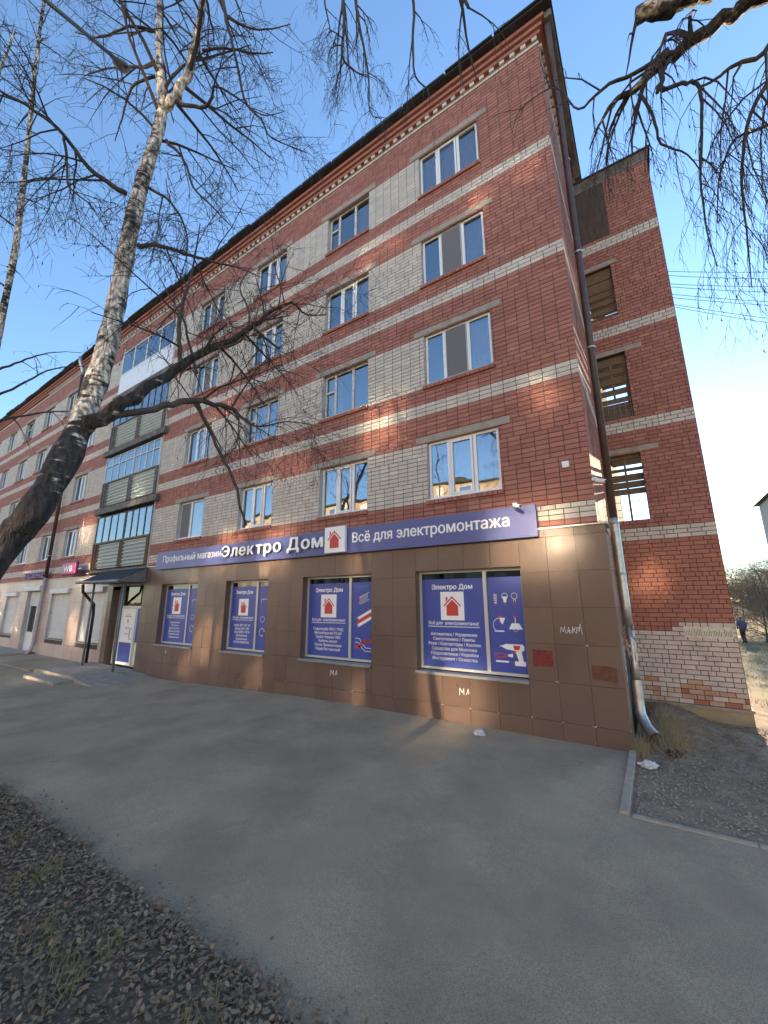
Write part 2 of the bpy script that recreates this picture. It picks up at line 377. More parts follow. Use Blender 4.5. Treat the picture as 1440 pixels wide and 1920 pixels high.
def house_icon(b, cx, z, s, y, mats):
    """house emblem on a white square, s = square side"""
    k = s
    b.cur = mats['w']; fpoly(b, [(cx-.5*k, z), (cx+.5*k, z), (cx+.5*k, z+1.1*k), (cx-.5*k, z+1.1*k)], y)
    b.cur = mats['r']
    fpoly(b, [(cx-.25*k, z+.17*k), (cx+.25*k, z+.17*k), (cx+.25*k, z+.55*k), (cx, z+.79*k), (cx-.25*k, z+.55*k)], y-.0015)
    stroke(b, [(cx-.35*k, z+.55*k), (cx, z+.89*k), (cx+.35*k, z+.55*k)], .055*k, y-.0015)
    fpoly(b, [(cx-.27*k, z+.70*k), (cx-.19*k, z+.77*k), (cx-.19*k, z+.90*k), (cx-.27*k, z+.90*k)], y-.0015)

# ================================================================== GROUND
def sst(t): t = max(0, min(1, t)); return t*t*(3-2*t)
def gz(x): return -.15 - .21*sst((-5-x)/9)
g = B()
def sheet(b, xs, ys, zf):
    n0 = len(b.v)
    for x in xs:
        for y in ys: b.v.append((x, y, zf(x, y)))
    for i in range(len(xs)-1):
        for j in range(len(ys)-1):
            a = n0+i*len(ys)+j; b.f.append((a, a+len(ys), a+len(ys)+1, a+1)); b.m.append(b.cur); b.t.append(.5)
def lin(a, b, n): return [a+(b-a)*i/n for i in range(n+1)]
def groundz(x, y):
    z = gz(x) - .06
    if y > -2: z -= .34*sst((x+.3)/.4)*sst((y+2)/2.5)
    if y > 8: z += -.012*(y-8)*math.exp(-(y-8)/40)
    return z
gx = [-1500, -400, -120, -70] + lin(-45, 45, 90) + [70, 120, 400, 1500]
gy = [-1500, -400, -120, -60] + lin(-30, 60, 90) + [90, 150, 400, 1500]
sheet(g, gx, gy, lambda x, y: groundz(x, y) if abs(x) < 60 and abs(y) < 90 else -.35)
g.build('ground', MT['drygrass'], kind='structure', smooth=True)
a = B()
sheet(a, [-90, -70, -50] + lin(-40, .16, 80), lin(-6.3, -.10, 13), lambda x, y: gz(x) + .012*mnoise.noise(Vector((x*.6, y*.6, 0))) )
sheet(a, lin(.16, 60, 60), lin(-6.3, -2.24, 9), lambda x, y: gz(x) + .012*mnoise.noise(Vector((x*.6, y*.6, 0))))
a.build('pavement', MT['asphalt'], kind='structure', smooth=True)
# verge with soil, slightly uneven
v = B()
def vz(x, y): return gz(x) + .016 + .05*sst((-5.72-y)/.8)*(mnoise.noise(Vector((x*1.3, y*1.3, 3)))*.6+.45)
def vedge(x): return -5.70 + .06*mnoise.noise(Vector((x*.8, 0, 9))) + .07*mnoise.noise(Vector((x*2.1, 0, 0))) + .05*mnoise.noise(Vector((x*7, 0, 5))) + .03*mnoise.noise(Vector((x*17, 0, 2)))
xs = [-60, -50] + lin(-40, -10, 100) + lin(-9.95, 3, 260) + lin(3.2, 12, 30)
n0 = len(v.v); rows = lin(0, 1, 26)
for x in xs:
    for t in rows: y = vedge(x) - 5.2*t*t - .3*t; v.v.append((x, y, vz(x, y) - (.03 if t == 0 else 0)))
for i in range(len(xs)-1):
    for j in range(len(rows)-1):
        q = n0+i*len(rows)+j; v.f.append((q, q+1, q+len(rows)+1, q+len(rows))); v.m.append(0); v.t.append(.5)
v.build('verge_soil', MT['soil'], kind='structure', smooth=True)
# bare gravelly yard beside the gable
def yz(x, y):
    z = gz(x) - .02 + .05*mnoise.noise(Vector((x*.9, y*.9, 1))) + .02*mnoise.noise(Vector((x*3.5, y*3.5, 7)))
    z -= .26*sst((x-.5)/1.0)*sst((y-1.3)/2.0) + .20*sst((y-4)/3)*sst((x-2)/1)
    z += .20*math.exp(-((x-.5)**2/1.2+(y-2.1)**2/1.6)) - .10*sst((y+2.2)/1.2)*0
    if y < -1.9: z = min(z, -.165)
    if x < .3: z = min(z, -.14)
    return z
s = B(); sheet(s, lin(.12, 7.2, 90), lin(-2.2, 14, 170), yz)
s.build('yard_soil', MT['gravel'], kind='structure', smooth=True)
# kerbs
def kerb(x0, x1, y0, y1, z, lab):
    k = B(); k.box(x0, x1, y0, y1, -.35, z); o = k.build('kerb', MT['kerb'], kind='structure'); bevel(o, .012, 2); return o
kerb(.06, .15, -1.33, -.17, -.115, ''); kerb(.055, .145, -2.28, -1.345, -.125, '')
for i in range(12): kerb(.175+i*1.0, .175+i*1.0+.99, -2.31, -2.235, -.135, '')

# ================================================================== APARTMENT BUILDING
bld = tag(empty('apartment_building', (0, 0, -.2)), 'long five-storey brick apartment house with red and white brick bands', 'building')
def part(b, name, mats, parent=bld, **k):
    o = b.build(name, mats, parent, **k)
    if parent is bld: o.matrix_parent_inverse = Matrix.Translation((0, 0, .2))
    return o
XL = -44.0
FL = [0, 2.8, 5.6, 8.4]
WINX = [(-3.25, -1.60), (-6.52, -4.93), (-9.93, -8.38), (-13.38, -11.83), (-23.55, -22.02), (-26.75, -25.2), (-30.2, -28.65), (-33.6, -32.05), (-37.05, -35.5), (-40.5, -38.95)]
WZ0, WZ1 = 4.25, 5.62
LOG = (-20.0, -15.08)
openings = [(x0, x1, WZ0+f, WZ1+f) for x0, x1 in WINX for f in FL] + [(LOG[0], LOG[1], 3.2, 14.25)]
WALLTOP = 15.05
def wall_colour(x, z):
    k = (z-3.51) % 2.8
    if z < 3.2: return 'wht'
    if k < .30 and z < 14: return 'wht'
    if .70 <= k < 2.1 and x < -1.62 and z > 3.5: return 'wht'
    return 'red'
# mortar sheet with the window holes and plastered reveals
ws = B(); D_ = .012
xs_ = sorted({XL, 0.0} | {q for o in openings for q in o[:2]}); zs_ = sorted({2.9, WALLTOP} | {q for o in openings for q in o[2:]})
for x0, x1 in zip(xs_, xs_[1:]):
    for z0, z1 in zip(zs_, zs_[1:]):
        cx, cz = (x0+x1)/2, (z0+z1)/2
        if any(o[0] < cx < o[1] and o[2] < cz < o[3] for o in openings): continue
        ws.quad((x0, D_, z0), (x1, D_, z0), (x1, D_, z1), (x0, D_, z1))
wall = part(ws, 'front_wall', MT['mortar'])
rv = B()
for x0, x1, z0, z1 in openings[:-1]:
    for q in (((x0, 0, z0), (x0, .3, z0), (x0, .3, z1), (x0, 0, z1)), ((x1, .3, z0), (x1, 0, z0), (x1, 0, z1), (x1, .3, z1)),
              ((x0, 0, z1), (x0, .3, z1), (x1, .3, z1), (x1, 0, z1)), ((x0, .3, z0), (x0, 0, z0), (x1, 0, z0), (x1, .3, z0))): rv.quad(*q)
part(rv, 'window_reveals', MT['plaster'], kind='stuff')
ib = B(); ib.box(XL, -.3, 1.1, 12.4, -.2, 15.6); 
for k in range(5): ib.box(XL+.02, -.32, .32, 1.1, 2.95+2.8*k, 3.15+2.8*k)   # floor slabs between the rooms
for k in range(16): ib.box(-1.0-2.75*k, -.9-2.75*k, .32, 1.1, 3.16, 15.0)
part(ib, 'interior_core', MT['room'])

# ---- bricks
def lay(u0, u1, z0, z1, ops, bond, seed, C=.0997, Lb=.26, j=.014):
    """courses of bricks between joints; yields (ua, ub, za, zb)"""
    rr = random.Random(seed); n = int(round((z1-z0)/C)); off = 0
    for i in range(n):
        za = z0+i*C; zb = za+C
        if bond == 'stack':
            if rr.random() < .22: off = .13 if off == 0 else 0
        elif bond == 'run': off = (.13 if i % 2 else 0) + rr.choice((0, 0, 0, .065))
        iv = [(u0, u1)]
        for o in ops:
            if o[2] < (za+zb)/2 < o[3]:
                nv = []
                for p, q in iv:
                    if o[1] <= p or o[0] >= q: nv.append((p, q)); continue
                    if o[0] > p: nv.append((p, o[0]))
                    if o[1] < q: nv.append((o[1], q))
                iv = nv
        for p, q in iv:
            k = math.floor((p-off)/Lb)
            while True:
                a_, b_ = max(p, off+k*Lb), min(q, off+(k+1)*Lb); k += 1
                if a_ >= q: break
                if b_-a_ < .03: continue
                if bond == 'run' and rr.random() < .18 and b_-a_ > .2:
                    m_ = (a_+b_)/2; yield a_+j/2, m_-j/2, za+j/2, zb-j/2; yield m_+j/2, b_-j/2, za+j/2, zb-j/2
                else: yield a_+j/2, b_-j/2, za+j/2, zb-j/2
cols = ['red', 'wht', 'rust', 'wash', 'stain']; cmats = [MT[c] for c in cols]
bw = B(); cand = []
for (ua, ub, za, zb) in lay(XL, 0, 3.21, 15.0, openings, 'stack', 3):
    c = wall_colour((ua+ub)/2, (za+zb)/2)
    if ub-ua > .235:
        d2 = ((ua+ub)/2-CAM.x)**2 + CAM.y**2 + (za-CAM.z)**2
        if not (za < 3.82 and ub < -.97): cand.append((d2, ua, ub, za, zb, c)); continue
    bw.cur = cols.index(c); bw.tint = rnd.random(); e = rnd.uniform(0, .003)
    bw.box(ua, ub, -e, .02, za, zb, 'b')
cand.sort(); _bm = {}
def brick_mesh(c, L, H):
    k = (c, round(L, 3), round(H, 3))
    if k not in _bm:
        b = B(); b.box(-L/2, L/2, -.002, .02, -H/2, H/2, 'b'); _bm[k] = b.mesh('brick', MT[c+'_o'])
    return _bm[k]
for i, (d2, ua, ub, za, zb, c) in enumerate(cand):
    if i < 300:
        o = bpy.data.objects.new('brick', brick_mesh(c, ub-ua, zb-za)); COL.objects.link(o)
        o.location = ((ua+ub)/2, -rnd.uniform(0, .002), (za+zb)/2); o.parent = wall
    else:
        bw.cur = cols.index(c); bw.tint = rnd.random(); e = rnd.uniform(0, .003); bw.box(ua, ub, -e, .02, za, zb, 'b')
bw.build('brickwork', cmats, wall, kind='stuff')
# gable wall (faces +X): plain sheet of mortar + bricks as one part
gw = B(); gw.quad((-D_, 0, 2.9), (-D_, 12.5, 2.9), (-D_, 12.5, WALLTOP), (-D_, 0, WALLTOP)); gw.quad((-D_, 0, -.4), (-D_, 12.5, -.4), (-D_, 12.5, 2.9), (-D_, 0, 2.9))
gable = part(gw, 'gable_wall', MT['mortar'])
gb = B()
for (ua, ub, za, zb) in lay(0, 3.64, 1.02, 15.0, [], 'stack', 5):
    c = 'wht' if (za+.02-3.51) % 2.8 < .3 and za > 3.4 else 'red'
    gb.cur = cols.index(c); gb.tint = rnd.random(); e = rnd.uniform(0, .003); gb.box(-.02, e, ua, ub, za, zb, 'l')
gb.build('gable_brickwork', cmats, gable, kind='stuff')
# ---- cornice: white course, dentil bricks, three stepped courses
cn = B()
def ring(b, o, z0, z1):     # a projecting course along front and gable
    b.box(XL, o, -o, .1, z0, z1); b.box(-.1, o, .1, 12.5, z0, z1)
cn.cur = 1; ring(cn, .012, 15.0, 15.075); cn.cur = 0
ring(cn, -.02, 15.075, 15.2); 
for k, o_ in enumerate((.07, .13, .2)): ring(cn, o_, 15.20+.115*k, 15.305+.115*k); ring(cn, o_-.02, 15.305+.115*k, 15.315+.115*k)
part(cn, 'cornice', [MT['red'], MT['wht']])
dm = B(); dm.box(-.06, .06, -.062, .0, -.05, .05); dme = dm.mesh('dentil', MT['wht_o']); ndt = 0
for i in range(160):
    x = -.07-.26*i
    if x < XL: break
    if x > -30: o = bpy.data.objects.new('dentil', dme); COL.objects.link(o); o.location = (x, .0, 15.14+.2); o.parent = bld
    ndt += 1
for i in range(13):
    o = bpy.data.objects.new('dentil', dme); COL.objects.link(o); o.location = (0, .2+.26*i, 15.34); o.rotation_euler = (0, 0, math.pi/2); o.parent = bld
# ---- roof
rf = B(); rf.box(XL, .40, -.36, 12.9, 15.56, 15.64)
rf.poly([(XL, -.36, 15.645), (.40, -.36, 15.645), (-3.5, 6.2, 17.6), (XL, 6.2, 17.6)]); rf.poly([(.40, -.36, 15.645), (.40, 12.9, 15.645), (-3.5, 6.2, 17.6)])
rf.poly([(.40, 12.9, 15.645), (XL, 12.9, 15.645), (XL, 6.2, 17.6), (-3.5, 6.2, 17.6)])
for i in range(34): # uneven sheet edges along the eave
    x = .35-1.3*i; rf.box(x-1.25, x, -.36-rnd.uniform(.01, .08), -.30, 15.60+rnd.uniform(-.03, .02), 15.66)
roof = part(rf, 'roof', MT['roof'])
fb = B(); fb.box(.205, .36, -.15, 4.2, 15.36, 15.55); part(fb, 'gable_fascia', MT['fascia'])

# ---- windows
def casement(name, x0, x1, z0, z1, y, cuts, mat, fw=.055, par=None, sashes=(), glass='glass', curtain=None, fort=False, mm=None):
    f = B(); f.box(x0, x0+fw, y, y+.06, z0, z1); f.box(x1-fw, x1, y, y+.06, z0, z1)
    f.box(x0+fw, x1-fw, y, y+.06, z0, z0+fw); f.box(x0+fw, x1-fw, y, y+.06, z1-fw, z1)
    ed = [x0] + [x0+(x1-x0)*c for c in cuts] + [x1]
    for c in ed[1:-1]: f.box(c-fw*.65, c+fw*.65, y+.002, y+.058, z0+fw, z1-fw)
    for i in sashes:   # inner sash frame of an opening leaf
        a_, b_ = ed[i]+fw*.9, ed[i+1]-fw*.9
        for q in ((a_, a_+.045, z0+fw, z1-fw), (b_-.045, b_, z0+fw, z1-fw)): f.box(q[0], q[1], y-.014, y+.03, q[2], q[3])
        f.box(a_+.045, b_-.045, y-.014, y+.03, z0+fw, z0+fw+.045); f.box(a_+.045, b_-.045, y-.014, y+.03, z1-fw-.045, z1-fw)
    if fort:
        zc = z0+(z1-z0)*.6; f.box(ed[0]+fw, ed[1]-fw*.65, y-.02, y+.05, zc-.03, zc+.03)
    o = part(f, name, mat, par or bld)
    for i, (a_, b_) in enumerate(zip(ed, ed[1:])):
        p = B(); ty = rnd.uniform(-.006, .006); tx = rnd.uniform(-.006, .006)
        p.quad((a_+.02, y+.025, z0+.02), (b_-.02, y+.025+ty, z0+.02), (b_-.02, y+.025+ty+tx, z1-.02), (a_+.02, y+.025+tx, z1-.02))
        p.build('pane', MT[glass], o)
    if curtain is not None:
        c = B(); n = 26; cx0, cx1 = x0+(x1-x0)*curtain[0], x0+(x1-x0)*curtain[1]
        pts = [(cx0+(cx1-cx0)*k/n, y+.14+.02*math.sin(k*2.1)+.01*rnd.random()) for k in range(n+1)]
        for (xa, ya), (xb, yb) in zip(pts, pts[1:]): c.quad((xa, ya, z0), (xb, yb, z0), (xb, yb, z1), (xa, ya, z1))
        c.build('curtain', MT['curtain'], o)
    if mm is not None:
        a_, b_ = ed[mm]+fw, ed[mm+1]-fw
        n_ = B(); n_.quad((a_, y-.018, z0+fw), (b_, y-.018, z0+fw), (b_, y-.018, z1-fw), (a_, y-.018, z1-fw)); n_.build('mosquito_net', MT['net'], o)
        bpy.data.objects[n_ and o.children[-1].name]['label'] = 'dark insect net in the middle sash'
    return o
lin_m = {}
for ci, (x0, x1) in enumerate(WINX):
    for fi, f in enumerate(FL):
        z0, z1 = WZ0+f, WZ1+f; wd = x1-x0
        y = .11 if ci else .07
        old = (ci, fi) in ((1, 1), (2, 1), (1, 3), (5, 2), (6, 1), (7, 3), (8, 1))
        if ci == 0: cuts, sas, mm = (.30, .67), (1,), (1 if fi in (1, 2) else None)
        else: cuts, sas, mm = ((.34, .67), (1,), (1 if (ci, fi) in ((3, 3), (3, 2)) else None))
        if (ci, fi) == (3, 0): cuts, sas, mm = (.42,), (0,), 0
        if old: cuts, sas, mm = (.24, .64), (), None
        if ci >= 4: cuts = (.38, .68) if not old else (.5,)
        cur = rnd.choice([(0, .34), (.0, 1), (.3, 1), (0, .7), (0, 1), (.62, 1)])
        casement('window', x0+.012, x1-.012, z0+.015, z1-.01, y, cuts, MT['oldwood'] if old else MT['pvc'], .06 if ci else .055, None, sas, 'glass', cur, old, mm)
        # lintel slab and brick sill
        if x0 > -34:
            l = B(); l.box(x0-.27, x1+.25, -.012, .05, z1+.003, z1+.155); part(l, 'lintel', MT['conc'])
            sb = B(); nb = int(wd/.10)
            for k in range(nb): sb.tint = rnd.random(); sb.box(x0-.05+k*(wd+.08)/nb, x0-.05+(k+1)*(wd+.08)/nb-.012, -.05, .06, z0-.09, z0-.012)
            sb.box(x0-.05, x1+.03, -.045, .08, z0-.095, z0-.085)
            part(sb, 'brick_sill', MT['red'], kind='stuff')
            if not old: t_ = B(); t_.box(x0+.0, x1, -.03, y+.02, z0-.004, z0+.012); part(t_, 'window_ledge', MT['pvc'] if (ci+fi) % 3 == 0 else MT['sill'])

# ---- loggia column
def corr_panel(par, x0, x1, z0, z1, y):
    b = B(); n = 7; st = 8; pts = []
    for i in range(n*st+1):
        t = i/(n*st); pts.append((z0+(z1-z0)*t, y+.028*math.sin(2*math.pi*n*t)))
    for (za, ya), (zb, yb) in zip(pts, pts[1:]): b.quad((x0, ya, za), (x1, ya, za), (x1, yb, zb), (x0, yb, zb))
    o = part(b, 'corrugated_panel', MT['corr'], par, smooth=True) if par is bld else b.build('corrugated_panel', MT['corr'], par, smooth=True)
    return o
for fi, f in enumerate(FL):
    zb = 3.48+f; zt = 5.80+f
    lg = B(); lg.box(LOG[0]-.12, LOG[1]+.28 if fi else LOG[1]+.02, -.17 if fi else -.12, .3, zb-.36 if fi else zb-.16, zb-.10)
    lo = part(lg, 'loggia', MT['slab'])
    for q0, q1 in ((LOG[0], LOG[0]+.10), (LOG[1]-.08, LOG[1])):
        lg = B(); lg.box(q0, q1, -.02, 1.0, zb-.098, zt+.3); lg.build('side_wall', MT['plaster'], lo)
    x0, x1 = LOG[0]+.1, LOG[1]-.08; xm = -17.3
    if fi == 3:
        pb = B(); pb.box(x0, x1, -.05, -.02, zb-.0, zb+1.05)
        pb.build('white_panel', MT['pvc'], lo)
        casement('loggia_glazing', x0, x1, zb+1.06, zt+.0, -.06, (.25, .5, .75), MT['pvc'], .05, lo)
        continue
    wm = MT['pvc'] if fi == 1 else MT['greywood']
    corr_panel(lo, x0+.55, xm-.16, zb+.02, zb+1.06, -.05); corr_panel(lo, xm+.16, x1-.16, zb+.02, zb+1.06, -.05)
    pr = B()
    for q in (x0+.02, x0+.25, x0+.49, xm-.12, xm, xm+.12, x1-.11, x1-.02): pr.box(q-.025, q+.025, -.09, -.02, zb, zb+1.1)
    pr.box(x0, x1, -.02, -.0, zb, zb+1.08); pr.box(x0, x1, -.10, -.01, zb+1.08, zb+1.14)
    pr.build('railing', MT['greywood'] if fi else MT['wood'], lo)
    casement('loggia_glazing', x0, xm-.03, zb+1.15, zt, -.06, [i/4 for i in range(1, 4)], wm, .022, lo)
    casement('loggia_glazing', xm+.03, x1, zb+1.15, zt, -.06, [i/4 for i in range(1, 4)], wm, .022, lo)
    if fi == 1:
        tb = B(); tb.box(x0, xm-.03, -.065, -.045, zt-.42, zt-.39); tb.box(xm+.03, x1, -.065, -.045, zt-.42, zt-.39); tb.build('transom', MT['pvc'], lo)
    fl_ = B(); fl_.box(LOG[0], LOG[1], .02, 1.09, zb-.2, zb-.02); fl_.build('floor', MT['slab'], lo)

# ---- brown tiled shop front
SHW = [(-3.54, -1.335), (-6.85, -4.69), (-10.03, -8.17), (-13.64, -11.5)]
SZ0, SZ1 = .71, 2.69
ENT = (-17.25, -14.88)
yF = -.15
bk = B()                                      # dark backing behind the open joints
TX0 = -17.62
bxs = sorted({TX0, .10} | {q for s_ in SHW for q in s_} | set(ENT)); bzs = [-.45, SZ0, SZ1, 3.33]
for x0, x1 in zip(bxs, bxs[1:]):
    for z0, z1 in zip(bzs, bzs[1:]):
        c_ = (x0+x1)/2
        if any(s_[0] < c_ < s_[1] for s_ in SHW) and z0 == SZ0: continue
        if ENT[0] < c_ < ENT[1] and z1 < 3: continue
        bk.quad((x0, yF+.022, z0), (x1, yF+.022, z0), (x1, yF+.022, z1), (x0, yF+.022, z1))
bk.quad((.098, yF+.022, -.45), (.098, .55, -.45), (.098, .55, 3.33), (.098, yF+.022, 3.33))
bk.quad((TX0, .05, -.45), (TX0, yF+.022, -.45), (TX0, yF+.022, 3.33), (TX0, .05, 3.33))
for x0, x1 in SHW:                            # reveals of the show windows
    for q in (((x0, yF, SZ0), (x0, .1, SZ0), (x0, .1, SZ1), (x0, yF, SZ1)), ((x1, .1, SZ0), (x1, yF, SZ0), (x1, yF, SZ1), (x1, .1, SZ1)), ((x0, yF, SZ1), (x0, .1, SZ1), (x1, .1, SZ1), (x1, yF, SZ1))):
        bk.cur = 1; bk.quad(*q)
bk.cur = 0
shop = part(bk, 'shop_front', [MT['dark'], MT['tile']])
_tm = {}
def tile(x0, x1, z0, z1, side=None):
    g_ = .005; k = (round(x1-x0, 3), round(z1-z0, 3))
    if k not in _tm:
        b = B(); hx, hz = (x1-x0)/2-g_/2, (z1-z0)/2-g_/2; b.box(-hx, hx, 0, .018, -hz, hz, 'b'); _tm[k] = b.mesh('tile', MT['tile_o'])
    o = bpy.data.objects.new('tile', _tm[k]); COL.objects.link(o); o.parent = shop
    if side is None: o.location = ((x0+x1)/2, yF-rnd.uniform(0, .0025), (z0+z1)/2)
    else: o.location = (side, (x0+x1)/2, (z0+z1)/2); o.rotation_euler = (0, 0, math.pi/2)
    return o
ROWS = [(-.42, .125), (.125, .73), (.73, 1.345), (1.345, 1.955), (1.955, 2.57), (2.57, 3.19)]
def tiles_span(x0, x1, n, rows):
    for i in range(n):
        a_, b_ = x0+(x1-x0)*i/n, x0+(x1-x0)*(i+1)/n
        for z0, z1 in rows: tile(a_, b_, z0, z1)
tiles_span(-1.335, .12, 3, ROWS); tiles_span(-4.69, -3.54, 2, ROWS); tiles_span(-8.17, -6.85, 3, ROWS); tiles_span(-11.5, -10.03, 3, ROWS); tiles_span(-14.88, -13.64, 3, ROWS)
tiles_span(TX0, ENT[0], 1, ROWS)
for x0, x1 in SHW: tiles_span(x0, x1, 4, [(-.42, .125), (.125, SZ0), (SZ1, 3.19)])
tiles_span(ENT[0], ENT[1], 4, [(2.69, 3.19)])
for z0, z1 in ROWS: tile(-.148, .28, z0, z1, .12); tile(.28, .55, z0, z1, .12)
for x0, x1, n in ((TX0, .12, 36),):           # top row, cut, behind the sign
    for i in range(n): tile(x0+(x1-x0)*i/n, x0+(x1-x0)*(i+1)/n, 3.19, 3.33)
fl = B(); fl.box(TX0, .14, yF-.03, .02, 3.335, 3.36); fl.box(.0, .15, yF-.03, .6, 3.362, 3.375); part(fl, 'flashing', MT['galv'])
for z0, z1 in ROWS[:-1]:                      # tiled cheeks of the entrance
    for xx, sg in ((ENT[0], 1), (ENT[1], -1)):
        o = tile(0, .26, z0, min(z1, 2.69), xx); o.location.y = -.015; o.location.x = xx + (.0 if sg > 0 else -.018)

# ---- show windows with posters
def split_build(b, name, mats, par, gap=.012, fn=None):
    """one mesh per group of faces that lie close together"""
    bb = [(min(b.v[i][0] for i in f)-gap, max(b.v[i][0] for i in f)+gap, min(b.v[i][2] for i in f)-gap, max(b.v[i][2] for i in f)+gap) for f in b.f]
    gid = list(range(len(bb)))
    def find(i):
        while gid[i] != i: i = gid[i]
        return i
    for i in range(len(bb)):
        for j in range(i):
            if bb[i][0] < bb[j][1] and bb[j][0] < bb[i][1] and bb[i][2] < bb[j][3] and bb[j][2] < bb[i][3]: gid[find(i)] = find(j)
    for g_ in sorted({find(i) for i in range(len(bb))}):
        c = B()
        for i, f in enumerate(b.f):
            if find(i) == g_: c.cur = b.m[i]; c.poly([b.v[k] for k in f])
        fn(c, name, mats, par) if fn else c.build(name, mats, par)
def split_letters(t, par):
    done = B(); keep = B()
    split_build(t, 'letter', MT['white_l'], par, .004, sub)
def poster_window(k, x0, x1, lines, icons):
    y = .06; mu = x0+(x1-x0)*.655
    f = B(); fw = .05
    f.box(x0, x0+fw, y-.03, y+.03, SZ0+.02, SZ1); f.box(x1-fw, x1, y-.03, y+.03, SZ0+.02, SZ1); f.box(mu-.035, mu+.035, y-.032, y+.03, SZ0+.02+fw, SZ1-fw)
    f.box(x0+fw, x1-fw, y-.03, y+.03, SZ0+.02, SZ0+.02+fw); f.box(x0+fw, x1-fw, y-.03, y+.03, SZ1-fw, SZ1)
    wdw = part(f, 'shop_window', MT['alu'])
    for a_, b_ in ((x0+fw, mu-.035), (mu+.035, x1-fw)):
        p = B(); p.quad((a_, y, SZ0+.06), (b_, y, SZ0+.06), (b_, y, SZ1-.03), (a_, y, SZ1-.03)); p.build('pane', MT['shopglass'], wdw)
        p = B(); p.quad((a_+.005, y-.004, SZ0+.075), (b_-.005, y-.004, SZ0+.075), (b_-.005, y-.004, 2.52), (a_+.005, y-.004, 2.52)); p.build('poster', MT['blue'], wdw)
    cx = (x0+fw+mu-.035)/2; wl = mu-.035-x0-fw; yy = y-.006
    t = B()
    add_text(t, 'Электро Дом', cx, 2.31, yy, .095, wl*.66, .035)
    add_text(t, 'Всё для  электромонтажа!', cx, 1.60, yy, .066, wl*.80, .015)
    stroke(t, [(cx-wl*.41, 1.562), (cx+wl*.41, 1.562)], .013, yy)
    for i, (s_, rel) in enumerate(lines): add_text(t, s_, cx, 1.385-.094*i, yy, .060, wl*rel, .016)
    t.build('poster_lettering', MT['white_l'], wdw)
    e = B(); house_icon(e, cx, 1.69, wl*.38, yy, dict(w=0, r=1)); e.build('poster_emblem', [MT['white_l'], MT['redpaint']], wdw)
    ic = B(); cx2 = (mu+.035+x1-fw)/2; w2 = x1-fw-mu-.035; icons(ic, cx2, w2, yy); ic.v = [(q_[0], q_[1], q_[2]+.10) for q_ in ic.v]
    split_build(ic, 'poster_picture', [MT['white_l'], MT['redpaint'], MT['blue']], wdw)
    s_ = B(); s_.box(x0-.02, x1+.012, yF-.06, y-.03, SZ0-.03, SZ0+.0); s_.box(x0-.02, x1+.012, yF-.06, yF-.052, SZ0-.05, SZ0-.03); so_ = s_.build('sill', MT['sill'], wdw)
    dk = B(); dk.quad((x0, y+.5, SZ0-.3), (x1, y+.5, SZ0-.3), (x1, y+.5, 3), (x0, y+.5, 3)); dk.build('shop_interior', MT['room'], wdw)
